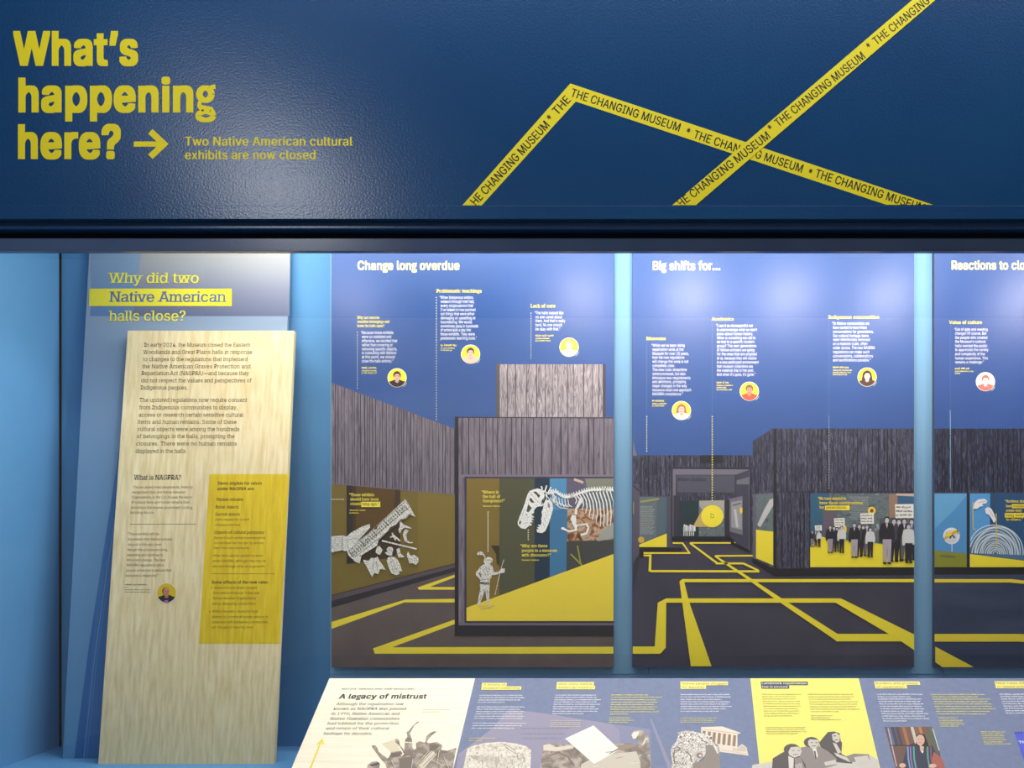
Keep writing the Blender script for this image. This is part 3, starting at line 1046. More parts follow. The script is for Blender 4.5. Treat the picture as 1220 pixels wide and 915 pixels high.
# the printed T. rex skeleton, drawn bone by bone
def dinosaur(A):
    A.crop(610, 565, 9.76)
    A.h = 14
    B = BONE
    # upper skull with its openings drawn as the ground colour above it
    A.poly([(70, 590), (66, 560), (90, 490), (120, 420), (150, 340), (180, 240), (205, 195), (250, 178), (300, 165), (340, 178), (372, 200), (380, 250), (372, 300), (352, 350), (300, 375), (262, 410), (255, 450), (225, 470),
            (262, 500), (228, 505), (258, 530), (222, 532), (245, 560), (210, 560), (235, 590), (200, 600), (160, 635), (110, 630)], B)
    A.h = 15
    for pts, c in (([(205, 280), (225, 275), (262, 330), (235, 332), (208, 312)], (80, 80, 58)), ([(190, 345), (232, 395), (195, 440), (170, 436)], (80, 80, 58)),
                   ([(160, 470), (182, 463), (176, 482)], (70, 70, 52)), ([(95, 530), (108, 560), (95, 592), (84, 570)], (70, 70, 52)),
                   ([(245, 205), (280, 200), (330, 250), (310, 275), (285, 240)], (70, 76, 62)), ([(340, 350), (350, 300), (372, 275), (365, 320)], (24, 50, 68))):
        A.poly(pts, c)
    # lower jaw
    A.h = 14
    A.poly([(425, 265), (470, 330), (480, 400), (452, 500), (425, 580), (390, 660), (350, 685), (295, 675), (285, 640), (310, 640), (290, 612), (325, 615), (300, 585), (335, 590), (345, 560), (340, 520), (352, 480), (345, 440), (362, 400), (372, 340), (395, 290)], B)
    A.h = 15
    A.poly([(420, 320), (445, 360), (440, 400), (415, 375)], (140, 138, 130))
    for a in ((400, 400, 425, 460), (390, 440, 410, 520), (375, 500, 392, 560), (365, 560, 380, 620)):
        A.stroke([(a[0], a[1]), (a[2], a[3])], 4, (150, 148, 142))
    for a in ((150, 520, 200, 500), (130, 570, 190, 560), (120, 480, 150, 400), (210, 250, 240, 230), (270, 290, 320, 330), (200, 200, 250, 260)):
        A.stroke([(a[0], a[1]), (a[2], a[3])], 4, (160, 158, 150))
    # back of the skull
    A.h = 14
    for pts, wd in (([(345, 200), (352, 160), (340, 140)], 16), ([(385, 200), (405, 130)], 16), ([(420, 220), (455, 150)], 16), ([(360, 190), (430, 230), (470, 180)], 14), ([(395, 230), (420, 300)], 22), ([(300, 370), (352, 365), (420, 300)], 14),
                    ([(460, 210), (500, 260), (490, 330)], 12)):
        A.stroke(pts, wd, B)
    # neck bones
    spine = [(455, 215), (510, 200), (560, 240), (610, 262), (660, 262), (710, 250), (770, 225), (830, 205), (880, 190), (940, 180), (1000, 180), (1060, 175), (1120, 178), (1172, 180)]
    A.stroke(spine, 26, B)
    for i in range(26):
        t = i / 25 * (len(spine) - 1)
        k = min(int(t), len(spine) - 2)
        x = spine[k][0] + (spine[k + 1][0] - spine[k][0]) * (t - k)
        y = spine[k][1] + (spine[k + 1][1] - spine[k][1]) * (t - k)
        A.stroke([(x - 4, y - 34), (x + 4, y + 22)], 13, B)
    for i, (x, y) in enumerate(((475, 240), (510, 255), (545, 270), (580, 285), (615, 290), (650, 290))):
        A.stroke([(x, y), (x + 10, y + 60), (x + 30, y + 115 - i * 6)], 10, B)
        A.stroke([(x, y + 60), (x + 50, y + 90)], 8, B)
    A.stroke([(450, 270), (490, 330), (560, 390), (650, 400)], 9, B)
    # ribs
    for i in range(12):
        x = 700 + i * 40
        y = 235 - i * 4
        L = 110 + min(i, 7) * 42
        A.stroke([(x, y), (x + 42, y + L * 0.32), (x + 54, y + L * 0.66), (x + 36 + (i > 6) * 10, y + L)], [15, 14, 13, 8], B)
    # shoulder blade and arms
    A.stroke([(815, 285), (750, 400), (742, 470)], [50, 24, 30], B)
    A.poly([(700, 470), (745, 480), (750, 600), (720, 610), (680, 520)], B)
    A.stroke([(740, 590), (745, 650), (660, 665), (590, 628)], [34, 24, 20, 26], B)
    A.disc(592, 630, 20, 16, B, n=10)
    A.stroke([(860, 570), (890, 620), (870, 685), (800, 708)], [26, 24, 22, 30], B)
    A.stroke([(720, 600), (860, 580)], 16, B)
    A.build('printed_skeleton', m1, 'white printed dinosaur skeleton with open jaws')


dinosaur(A)


def conquistador(A):
    A.crop(560, 620, 7.95)
    A.h = 14
    W = SKETCH
    A.poly([(66, 318), (80, 298), (112, 294), (130, 312), (150, 350), (140, 352), (122, 325), (100, 328), (75, 328)], W)      # plume
    A.poly([(140, 360), (170, 345), (200, 352), (216, 368), (212, 392), (195, 410), (180, 418), (150, 420), (132, 400), (134, 375)], W)   # helmet and head
    A.poly([(130, 415), (190, 415), (212, 430), (228, 480), (205, 500), (205, 540), (190, 560), (188, 600), (95, 600), (102, 560), (112, 540), (100, 500), (98, 440)], W)
    A.poly([(104, 436), (55, 495), (60, 520), (100, 565), (112, 548), (82, 505), (110, 470)], W)                                # arm on hip
    A.poly([(195, 480), (232, 490), (270, 485), (300, 455), (332, 455), (328, 495), (290, 500), (235, 518), (195, 515)], W)       # arm holding the staff
    A.stroke([(322, 372), (300, 440), (270, 560), (238, 706)], 6, W)                                                            # staff
    A.poly([(95, 585), (190, 590), (186, 650), (184, 750), (186, 790), (165, 790), (152, 700), (146, 650), (130, 700), (104, 770), (108, 795), (72, 795), (82, 730), (98, 660)], W)
    A.h = 15
    G = (140, 136, 122)
    for a in (((150, 440), (170, 500)), ((120, 470), (150, 520)), ((110, 600), (180, 610)), ((125, 620), (150, 600)), ((175, 450), (195, 470)), ((110, 560), (190, 555)), ((160, 375), (195, 378)), ((165, 660), (170, 740)), ((105, 700), (98, 760))):
        A.stroke(list(a), 5, G)
    A.h = 14
    for a in (((85, 820), (170, 808)), ((100, 842), (200, 825)), ((150, 835), (235, 805))):
        A.stroke(list(a), 5, (186, 160, 150))
    A.build('printed_figure', m1, 'white printed engraving of a figure in plumed helmet holding a staff')


conquistador(A)


def glove_and_relics(A):
    A.crop(390, 570, 7.04)
    A.h = 14
    W = SKETCH
    A.poly([(36, 485), (130, 478), (165, 488), (200, 455), (290, 405), (358, 382), (362, 410), (310, 470), (250, 530), (185, 590), (150, 612), (130, 600), (36, 622)], W)
    A.h = 15
    for y in (500, 515, 530, 545, 560, 575, 590):
        A.stroke([(36, y), (125, y - 3)], 2.5, (170, 166, 154))
    A.stroke([(132, 485), (128, 605)], 5, (120, 114, 98))
    A.stroke([(165, 520), (250, 500), (320, 440)], 3, (150, 146, 132))
    # building model held like a torn block
    A.h = 16
    A.poly([(165, 600), (340, 465), (500, 320), (655, 175), (690, 225), (740, 322), (690, 300), (668, 335), (610, 345), (580, 385), (530, 410), (500, 455), (430, 520), (425, 560), (330, 620), (290, 645), (275, 712), (240, 700), (180, 645)], W)
    A.h = 17
    K = (104, 100, 88)
    for (xa, ya, xb, yb) in ((180, 610, 655, 190), (200, 640, 700, 235), (235, 660, 715, 285)):
        A.stroke([(xa, ya), (xb, yb)], 4, K)
    for i in range(30):
        t = i / 29
        x, y = 185 + 470 * t, 612 - 420 * t
        A.stroke([(x, y), (x + 38, y + 48)], 3.5 if i % 6 else 9, K)
    for i in range(24):
        t = i / 23
        x, y = 200 + 440 * t, 610 - 390 * t
        A.rect(x + 6, y + 8, x + 14, y + 22, (90, 86, 74))
        A.rect(x + 22, y + 26, x + 30, y + 40, (90, 86, 74))
    A.poly([(392, 430), (412, 400), (425, 405), (420, 425)], (60, 50, 34))
    A.build('printed_figure', m1, 'white printed hand holding a model of a long building')
    A.h = 14
    A.stroke([(460, 522), (752, 592)], 13, W)
    A.poly([(608, 350), (640, 385), (708, 415), (705, 422), (650, 412), (625, 430), (610, 462), (598, 430), (610, 400)], W)
    A.stroke([(668, 430), (650, 470), (660, 520), (690, 538), (720, 538)], [34, 28, 22, 14, 6], W)
    A.stroke([(530, 495), (560, 480), (590, 505), (612, 525)], 14, W)
    A.stroke([(545, 455), (560, 490), (575, 520)], 12, W)
    A.poly([(410, 600), (420, 575), (440, 565), (450, 580), (466, 600), (445, 640), (425, 635), (408, 622)], W)
    A.disc(528, 598, 28, 26, W, n=12)
    A.poly([(485, 620), (550, 610), (545, 650), (500, 640)], W)
    A.poly([(580, 595), (605, 582), (618, 630), (650, 660), (600, 665)], W)
    A.poly([(668, 640), (680, 612), (700, 650), (730, 640), (765, 665), (768, 700), (745, 728), (720, 710), (690, 712)], W)
    A.poly([(300, 682), (350, 690), (370, 665), (402, 668), (425, 655), (440, 690), (492, 765), (445, 760), (430, 802), (395, 790), (380, 830)], W)
    A.poly([(500, 690), (515, 660), (560, 655), (590, 680), (612, 720), (630, 780), (602, 775), (612, 800), (580, 812), (540, 795), (515, 740)], W)
    A.h = 15
    for a in (((390, 690), (385, 760)), ((410, 690), (425, 760)), ((530, 690), (560, 790)), ((550, 680), (590, 770)), ((510, 600), (545, 600)), ((690, 670), (740, 690))):
        A.stroke(list(a), 4, (150, 144, 128))
    A.build('printed_relics', m1, 'scatter of small white printed bones, spear and garments')


glove_and_relics(A)

# ---- panel two
m2, A = mural(753, 1089, 'two', 'mural panel headed Big shifts for, with marching people and yellow floor lines')
A.rect(753.5, TOPY, 1088.7, 795, SKY)
A.h = 2
A.crop(745, 545, 3.486)
A.rect(32, -9, 535, 200, TIMBD)
A.poly([(528, -67), (612, -120), (1198, -120), (1198, 460), (625, 462), (617, 490), (530, 430)], TIMBD)
A.rect(32, 330, 1198, 870, FLOOR2, h=1.5)
A.rect(518, 190, 540, 440, TIMBD, h=1.8)
A.h = 3
KD = (12, 12, 20)
planks(A, 60, 530, lambda x: -9, lambda x: 160, KD, 16, 3)
planks(A, 634, 1196, lambda x: -118, lambda x: 142, KD, 20, 3)
planks(A, 634, 768, lambda x: 146, lambda x: 460, KD, 20, 3)
planks(A, 534, 612, lerp(528, -67, 612, -120), lambda x: 148, KD, 12, 1.6)
A.poly([(32, -70), (48, -8), (32, -8)], (120, 104, 120))
A.stroke([(628, 143), (1198, 143)], 3, KD)
A.rect(615, -120, 628, 490, (20, 20, 30))
A.rect(310, -9, 408, 25, (20, 22, 34))
A.rect(32, 110, 58, 440, (84, 76, 90))
A.stroke([(32, 115), (58, 140)], 5, (30, 30, 40))
A.poly([(32, 440), (58, 400), (58, 440), (40, 520), (32, 560)], (44, 42, 54))
A.rect(32, 185, 36, 235, (150, 140, 60), h=4)
# left printed window
A.rect(55, 160, 190, 374, (76, 72, 88))
A.h = 4
A.rect(58, 164, 172, 372, (96, 108, 114))
A.rect(130, 164, 172, 372, (80, 96, 106), h=5)
A.rect(168, 164, 171, 335, (34, 96, 116), h=6)
A.stroke([(62, 185), (140, 172)], 8, (150, 148, 80), h=6)
A.h = 6
for i in range(22):
    A.greek(62, 205 + i * 5.4, 60 + random.uniform(52, 66), 2.6, (176, 180, 172))
A.disc(66, 342, 13, 13, (212, 168, 60))
A.h = 7
A.poly([(58, 372), (58, 362), (172, 316), (172, 372)], (238, 216, 50))
A.h = 3
A.poly([(58, 372), (175, 374), (240, 376), (232, 392), (200, 395), (58, 394)], (22, 20, 28), h=4)
A.rect(60, 372, 76, 418, (24, 22, 30), h=5)
# the entrance in the middle
A.h = 4
A.rect(190, 40, 524, 345, (38, 36, 50))
A.h = 5
A.poly([(197, 48), (520, 50), (458, 72), (210, 72), (208, 345), (197, 345)], (110, 106, 120))
A.poly([(520, 52), (458, 72), (458, 150), (435, 165), (435, 340), (520, 388)], (58, 58, 76))
A.rect(214, 74, 455, 146, (76, 76, 92))
A.poly([(462, 95), (516, 80), (516, 112), (462, 112)], (104, 104, 116), h=6)
A.stroke([(522, 50), (522, 388)], 4, (16, 16, 24), h=7)
A.stroke([(513, 60), (513, 380)], 2.5, (92, 92, 108), h=7)
A.h = 6
A.text('Plains Indians', 218, 98, 336, 15, (30, 30, 40), bold=0.008, serif=True)
A.rect(212, 148, 455, 182, TIMBD)
A.h = 7
planks(A, 214, 455, lambda x: 148, lambda x: 180, KD, 9, 1.6)
A.rect(200, 158, 226, 345, (46, 44, 60))
A.rect(225, 180, 308, 328, (22, 46, 52))
A.rect(305, 178, 412, 328, COLLAGE)
A.poly([(308, 180), (411, 178), (411, 252), (372, 265), (345, 262), (308, 200)], (168, 162, 150), h=8)
A.poly([(412, 180), (433, 178), (433, 330), (412, 330)], (38, 36, 52))
A.h = 9
A.poly([(433, 172), (487, 160), (487, 322), (433, 308)], (110, 108, 118))
A.poly([(440, 185), (484, 178), (484, 300), (440, 290)], (150, 148, 150), h=10)
A.stroke([(445, 200), (480, 190)], 4, (70, 68, 80), h=11)
A.stroke([(455, 215), (465, 290)], 10, (190, 186, 184), h=11)
A.disc(481, 220, 6, 14, (236, 200, 50), n=12, h=11)
A.poly([(197, 328), (435, 328), (455, 345), (197, 345)], (18, 16, 24))
A.poly([(435, 345), (522, 388), (522, 392), (500, 390), (440, 362)], (16, 14, 22))
A.poly([(317, 222), (361, 215), (361, 288), (280, 288)], (196, 168, 96), h=10)
A.disc(361, 244, 46, 46, (242, 222, 56), h=11, n=32)
A.stroke([(355, 250), (355, 234), (362, 234), (367, 240), (367, 250), (355, 250)], 1.6, (120, 104, 30), h=12)
A.greek(342, 257, 382, 2.6, (130, 112, 40))
A.h = 12
for i in range(6):
    x = 246 + i * 8
    A.disc(x, 282 + (i % 3) * 3, 4, 4, (230, 230, 226), n=8)
    A.poly([(x - 5, 286), (x + 5, 286), (x + 6, 306), (x - 6, 306)], (220, 220, 216) if i % 2 else (176, 178, 178))
    A.stroke([(x - 2, 306), (x - 3, 326)], 3, (226, 226, 222))
# right side window of the corridor
A.h = 4
A.poly([(530, 152), (614, 146), (614, 450), (530, 418)], (92, 90, 104))
A.h = 5
A.poly([(543, 156), (614, 150), (614, 306), (543, 300)], COLLAGE)
A.poly([(548, 280), (575, 220), (600, 175), (614, 170), (614, 200), (590, 240), (560, 290)], (190, 186, 184), h=6)
A.poly([(543, 300), (614, 308), (614, 448), (543, 418)], (240, 218, 50), h=6)
A.dots(547, 160, 547, 240, 11, 3, (230, 230, 220))
A.poly([(528, 418), (617, 462), (1198, 458), (1198, 486), (617, 492), (528, 436)], (16, 14, 22), h=6)
# large printed window
A.h = 5
A.rect(768, 150, 1198, 457, (42, 90, 118))
A.rect(848, 150, 1198, 400, COLLAGE, h=6)
A.rect(820, 212, 880, 345, (96, 86, 98), h=7)
A.rect(1128, 154, 1198, 250, (52, 92, 126), h=7)
A.rect(1095, 152, 1130, 250, (150, 118, 96), h=7)
A.poly([(1125, 150), (1198, 150), (1198, 162), (1125, 158)], (200, 178, 160), h=8)
A.disc(1023, 221, 16, 16, (240, 214, 50), h=8)
A.disc(1023, 221, 8, 8, (150, 60, 60), h=9)
A.disc(905, 300, 14, 22, (240, 214, 50), h=8)
A.h = 8
for k in range(14):
    A.greek(930 + (k % 3) * 6, 166 + k * 7, 1010, 3, (170, 176, 172))
A.crop(920, 560, 6.971)
A.poly([(315, 640), (370, 560), (410, 552), (440, 562), (600, 580), (700, 600), (840, 605), (1180, 650), (1180, 806), (315, 806)], (240, 218, 46), h=9)
A.crop(745, 545, 3.486)
# floor tape lines
A.h = 7
YL2 = (244, 222, 52)
A.stroke([(197, 355.5), (238, 355.5), (266, 396)], 6, YL2)
A.stroke([(270, 397), (76, 397)], 6.5, YL2)
A.stroke([(458, 355), (268, 355)], 6, YL2)
A.stroke([(268, 355), (380, 438)], [7, 9], YL2)
A.stroke([(375, 440), (490, 440), (552, 469)], 8, YL2)
A.stroke([(557, 473), (105, 472)], 9, YL2)
A.stroke([(102, 474), (104, 407), (76, 407)], [11, 9, 6], YL2)
A.stroke([(529, 408), (372, 409)], 6.5, YL2)
A.stroke([(372, 409), (425, 445), (520, 508), (645, 593), (888, 753)], [7, 9, 12, 18, 27], YL2)
A.stroke([(875, 748), (1200, 748)], 31, YL2)
A.poly([(225, 515), (237, 505), (1199, 505), (1199, 518), (245, 518), (265, 600), (358, 867), (272, 867)], YL2, h=8)
A.poly([(31, 785), (122, 785), (135, 603), (170, 585), (893, 585), (905, 590), (1199, 735), (1199, 800), (1145, 763), (873, 603), (170, 603), (168, 790), (145, 815), (31, 815)], YL2, h=9)
A.crop(0, 0, 1)
A.build('printed_picture', m2)


def person(A, x, y0, hgt, coat, trouser, skin=(205, 196, 200), hat=True):
    """one printed marcher: head, hair, coat with arms, two legs and shoes"""
    s_ = hgt / 100.0
    A.poly([(x - 13 * s_, y0 + 14 * s_), (x - 5 * s_, y0 + 12 * s_), (x + 5 * s_, y0 + 12 * s_), (x + 13 * s_, y0 + 15 * s_), (x + 17 * s_, y0 + 36 * s_), (x + 15 * s_, y0 + 52 * s_), (x + 10 * s_, y0 + 52 * s_),
            (x + 10 * s_, y0 + 48 * s_), (x - 9 * s_, y0 + 48 * s_), (x - 10 * s_, y0 + 54 * s_), (x - 16 * s_, y0 + 54 * s_), (x - 17 * s_, y0 + 32 * s_)], coat)
    A.poly([(x - 9 * s_, y0 + 47 * s_), (x + 10 * s_, y0 + 47 * s_), (x + 9 * s_, y0 + 72 * s_), (x + 8 * s_, y0 + 97 * s_), (x + 2 * s_, y0 + 97 * s_), (x + 1 * s_, y0 + 66 * s_), (x - 2 * s_, y0 + 97 * s_), (x - 8 * s_, y0 + 97 * s_), (x - 8 * s_, y0 + 72 * s_)], trouser)
    A.disc(x, y0 + 5.5 * s_, 6.4 * s_, 7.2 * s_, (24, 22, 30), n=12)
    h = A.h
    A.h = h + 1
    A.disc(x, y0 + 7 * s_, 4.6 * s_, 5.4 * s_, skin, n=12)
    A.stroke([(x - 3 * s_, y0 + 6 * s_), (x - 1 * s_, y0 + 6 * s_)], 1.2 * s_, (60, 50, 60))
    A.stroke([(x + 1 * s_, y0 + 6 * s_), (x + 3 * s_, y0 + 6 * s_)], 1.2 * s_, (60, 50, 60))
    A.stroke([(x - 1.6 * s_, y0 + 10 * s_), (x + 1.6 * s_, y0 + 10 * s_)], 1 * s_, (110, 60, 70))
    A.poly([(x - 2.5 * s_, y0 + 13 * s_), (x + 2.5 * s_, y0 + 13 * s_), (x, y0 + 24 * s_)], skin)
    A.stroke([(x - 8 * s_, y0 + 97 * s_), (x - 1 * s_, y0 + 98 * s_)], 4 * s_, (24, 20, 28))
    A.stroke([(x + 1 * s_, y0 + 97 * s_), (x + 9 * s_, y0 + 98 * s_)], 4 * s_, (24, 20, 28))
    A.h = h


A.crop(920, 560, 6.971)
DKC, MC, LC = (30, 27, 36), (62, 58, 70), (206, 204, 200)
groups = [
    ((352, 458, 410, 502), [(332, 505, 135, DKC, (130, 120, 130)), (360, 510, 125, MC, DKC), (388, 508, 132, LC, DKC)]),
    ((512, 398, 600, 472), [(535, 478, 200, DKC, DKC), (512, 470, 210, DKC, DKC), (480, 462, 228, DKC, (150, 140, 150)), (575, 468, 222, LC, DKC)]),
    ((730, 357, 842, 446), [(722, 452, 270, DKC, DKC), (755, 462, 250, MC, DKC), (785, 455, 262, DKC, (100, 92, 100)), (680, 440, 290, DKC, (166, 156, 164)), (812, 480, 245, LC, DKC)]),
    ((1018, 282, 1172, 398), [(1010, 405, 360, DKC, DKC), (1050, 410, 350, MC, DKC), (1095, 405, 350, DKC, (90, 84, 96)), (1155, 410, 340, (60, 74, 130), DKC), (950, 392, 390, DKC, (168, 158, 168)), (1130, 450, 325, LC, DKC)]),
]
for gi, (sg, ps) in enumerate(groups):
    A.h = 10
    x0, y0, x1, y1 = sg
    A.stroke([((x0 + x1) / 2, y1), ((x0 + x1) / 2 - 4, y1 + (y1 - y0) * 0.6)], 5, (190, 180, 160))
    A.h = 11
    A.poly([(x0, y0 + 3), (x1, y0), (x1 + 2, y1), (x0 + 5, y1 + 2)], (232, 228, 218))
    A.h = 12
    hh = (y1 - y0)
    for r in range(3):
        yy = y0 + hh * (0.30 + r * 0.28)
        A.greek(x0 + 9, yy, x1 - 6, hh * 0.13, (92, 88, 84) if r != 1 else (40, 36, 40))
    for x, y, h_, c, t in ps:
        A.h += 1
        person(A, x, y, h_, c, t)
        A.h += 1
    A.build('printed_marchers', m2, ['small distant group of printed marchers under a white placard', 'second group of printed marchers under a white placard', 'third group of printed marchers with white placard', 'largest group of printed marchers with lettered white placard'][gi])
A.crop(745, 295, 3.486)
A.h = 3
A.text('Big shifts for...', 112, 93, 396, 37, CREAM, bold=0.026)
A.build('headline_lettering', m2)
heads(A, [('Museums', 87, 384, 169)], m2, cap=13.5)
heads(A, [('Academics', 359, 303, 451)], m2, cap=13.5)
heads(A, [('Indigenous communities', 843, 295, 1055)], m2, cap=13.5)
quote(A, list(zip(('“While we’ve been doing', 'repatriation work at the', 'Museum for over 20 years,', 'how the new regulations', 'will change the work is not', 'completely clear.', 'The new rules streamline',
                   'some processes, but also', 'introduce new requirements', 'and definitions, prompting', 'major changes in the way', 'museums must now approach', 'NAGPRA compliance.”'),
                  (412, 429, 446, 462, 479, 496, 513, 530, 547, 563, 580, 597, 614), (247, 242, 264, 246, 262, 207, 256, 250, 271, 252, 256, 274, 240))), 112, m2,
      [(640, 112, 163), (651, 112, 173), (660, 112, 168)], white=(246, 246, 252))
quote(A, list(zip(('“I see it as disrespectful not', 'to acknowledge what we don’t', 'know about human history.', 'When is something too old to', 'be tied to a specific modern', 'group? The next generations',
                   'of Native scholars are going', 'for the ones that are angriest', 'at us, because they will realize', 'in a less politicized environment', 'that museum collections are', 'the material link to the past.',
                   'And when it’s gone, it’s gone.”'),
                  (330, 347, 364, 381, 397, 414, 431, 448, 465, 482, 499, 516, 533), (530, 547, 531, 541, 536, 545, 537, 547, 545, 554, 530, 535, 541))), 380, m2,
      [(564, 379, 432), (575, 379, 450), (584, 379, 420), (593, 379, 446)])
quote(A, list(zip(('“In Native communities we', 'have wanted to have these', 'conversations for generations.', 'Our cultural heritage items', 'were intentionally removed', 'on a massive scale, often',
                   'under duress. The new NAGPRA', 'regulations can make such', 'conversations, collaborations', 'and reunifications possible.”'),
                  (321, 338, 355, 372, 388, 405, 422, 439, 456, 473), (1013, 1003, 1032, 1011, 1016, 1006, 1037, 1014, 1029, 1020))), 862, m2,
      [(501, 862, 931), (512, 862, 944), (521, 862, 938), (530, 862, 924)])
FD = (100, 130, 170)
A.dots(89, 390, 89, 700, 11, 2.4, FD)
A.dots(361, 310, 361, 700, 11, 2.4, FD)
A.dots(845, 300, 845, 700, 11, 2.4, FD)
A.h = 14
A.dots(89, 700, 89, 863, 11, 4, (214, 218, 200))
A.dots(361, 700, 361, 1060, 10.5, 4.6, (250, 240, 120))
A.dots(845, 700, 845, 1015, 11, 3.4, (160, 176, 180))
A.build('dotted_line', m2)
A.h = 3
portrait(A, 233, 677, 40, m2, (190, 110, 84), (240, 208, 190), (244, 226, 210), 'round portrait of a person with shoulder length auburn hair', long=True)
portrait(A, 515, 597, 40, m2, (130, 96, 78), (214, 158, 132), (222, 86, 62), 'round portrait of a person in an orange shirt')
portrait(A, 1004, 538, 40, m2, (70, 40, 40), (244, 226, 216), (90, 56, 52), 'round portrait of a person with long dark hair', long=True)
A.crop(745, 545, 3.486)
A.h = 10
for st, x0, y, x1 in (('“We have wanted to', 799, 176, 916), ('have these conversations', 806, 194, 986), ('for', 806, 213, 826)):
    A.text(st, x0, y, x1, 12, (250, 226, 60), bold=0.014, serif=True)
A.rect(829, 200, 931, 219, (246, 224, 60))
A.h = 11
A.text('generations.', 833, 213, 922, 12, (110, 84, 40), bold=0.012, serif=True)
A.build('caption_text', m2)

# ---- panel three
m3, A = mural(1112.5, 1460, 'three', 'mural panel headed Reactions to clo…, at the right edge of the photo')
A.rect(1113, TOPY, 1460, 795, SKY3)
A.crop(1080, 545, 3.52)
A.h = 2
A.rect(117, -121, 1337, 500, TIMBN)
A.rect(117, 488, 1337, 880, FLOOR3, h=2.5)
A.h = 3
planks(A, 120, 1335, lambda x: -121, lambda x: 148, (6, 8, 18), 17, 3)
A.rect(117, 146, 1337, 151, (60, 62, 84))
A.rect(117, 460, 1337, 491, (14, 14, 24))
A.rect(117, 151, 252, 460, (96, 160, 202), h=4)
A.poly([(117, 300), (200, 220), (252, 160), (252, 410), (117, 400)], (74, 140, 190), h=5)
A.poly([(117, 390), (252, 403), (252, 460), (117, 460)], (132, 132, 36), h=6)
A.rect(252, 150, 265, 462, (26, 26, 42), h=5)
A.rect(265, 151, 357, 460, (80, 150, 204), h=4)
A.rect(350, 151, 1337, 460, (26, 74, 116), h=5)
A.rect(357, 151, 372, 300, (44, 70, 100), h=6)
# ball on stem with a bow
A.stroke([(190, 360), (190, 395)], 3, (210, 220, 224), h=7)
A.stroke([(140, 413), (205, 417)], 7, (96, 100, 80), h=7)
A.disc(188, 329, 35, 35, (226, 228, 230), h=7)
A.disc(184, 333, 28, 28, (208, 208, 212), h=8)
A.h = 9
A.stroke([(156, 342), (180, 326), (216, 306)], 9, (206, 168, 30))
A.disc(176, 322, 13, 8, (240, 208, 50), n=12)
A.disc(202, 312, 13, 8, (240, 208, 50), n=12)
A.stroke([(188, 322), (182, 340)], 7, (60, 52, 20))
A.stroke([(190, 322), (202, 338)], 7, (90, 76, 20))
A.stroke([(166, 314), (180, 330)], 3, (50, 44, 20))
A.stroke([(212, 304), (216, 322)], 3, (50, 44, 20))
# dome of rings
A.h = 7
dome = [(375 + 116 * math.cos(math.radians(a)), 411 - 127 * math.sin(math.radians(a)) + 12 * (1 - a / 180)) for a in range(-4, 181, 6)]
dome = [(max(x, 265), y) for x, y in dome]
A.poly(dome, (72, 110, 138))
A.h = 8
for r in range(10, 116, 8):
    pts = []
    for a in range(-2, 181, 6):
        rr = r * (1 + 0.03 * math.sin(a * 0.05 + r))
        x = 372 + rr * math.cos(math.radians(a))
        if x > 266:
            pts.append((x, 405 - 1.09 * rr * math.sin(math.radians(a))))
    A.stroke(pts, random.uniform(2.5, 5), (214, 222, 226))
for k in range(26):
    a = math.radians(k * 7)
    x1_, y1_ = 372 + 108 * math.cos(a), 405 - 118 * math.sin(a)
    if x1_ > 266:
        A.stroke([(372 + 20 * math.cos(a), 405 - 20 * math.sin(a)), (x1_, y1_)], 1.2, (150, 170, 184), h=9)
A.poly([(265, 407), (1337, 520), (1337, 460), (265, 460)], (236, 214, 46), h=10) if False else A.poly([(265, 405), (493, 433), (720, 459), (265, 460)], (236, 214, 46), h=10)
A.h = 11
for a in ((278, 188, 278, 295), (278, 295, 288, 306), (375, 235, 377, 372), (377, 372, 368, 390)):
    A.stroke([(a[0], a[1]), (a[2], a[3])], 3.5, (224, 190, 50))
A.h = 12
W = (232, 228, 226)
A.poly([(278, 215), (284, 190), (300, 176), (325, 173), (338, 182), (334, 192), (315, 196), (322, 204), (308, 206), (295, 216)], W)
A.poly([(328, 216), (340, 208), (354, 214), (366, 235), (374, 262), (366, 275), (352, 250), (345, 240), (332, 236)], W)
A.stroke([(300, 190), (330, 184)], 2, (170, 160, 160), h=13)
A.stroke([(345, 220), (364, 250)], 2, (170, 160, 160), h=13)
A.h = 7
A.poly([(117, 510), (440, 510), (493, 516), (1337, 620), (1337, 645), (493, 530), (430, 524), (117, 524)], (232, 206, 54))
A.poly([(117, 740), (465, 740), (1337, 780), (1337, 812), (465, 772), (117, 772)], (232, 206, 54))
A.poly([(120, 793), (282, 879), (150, 879), (120, 858)], (232, 206, 54))
A.build('printed_picture', m3)
A.h = 14
A.text('“Actions don’t', 411, 189, 508, 11.5, (250, 226, 70), bold=0.014, serif=True)
A.text('feel', 415, 209, 440, 11.5, (250, 226, 70), bold=0.014, serif=True)
A.rect(441, 196, 540, 213, (246, 222, 56))
A.text('some may', 415, 227, 483, 11.5, (250, 226, 70), bold=0.014, serif=True)
A.rect(411, 233, 528, 252, (246, 222, 56))
A.text('to others.”', 416, 265, 487, 11.5, (250, 226, 70), bold=0.014, serif=True)
A.h = 15
A.text('sudden to', 444, 209, 520, 11.5, (110, 90, 40), bold=0.01, serif=True)
A.text('long overdue', 414, 247, 520, 11.5, (110, 90, 40), bold=0.01, serif=True)
A.build('caption_text', m3)
A.crop(1080, 290, 3.586)
A.h = 3
A.text('Reactions to closing', 190, 111, 483, 38, CREAM, bold=0.026, prefix='Reactions to cl')
A.build('headline_lettering', m3)
heads(A, [('Value of culture', 182, 344, 323)], m3, cap=14)
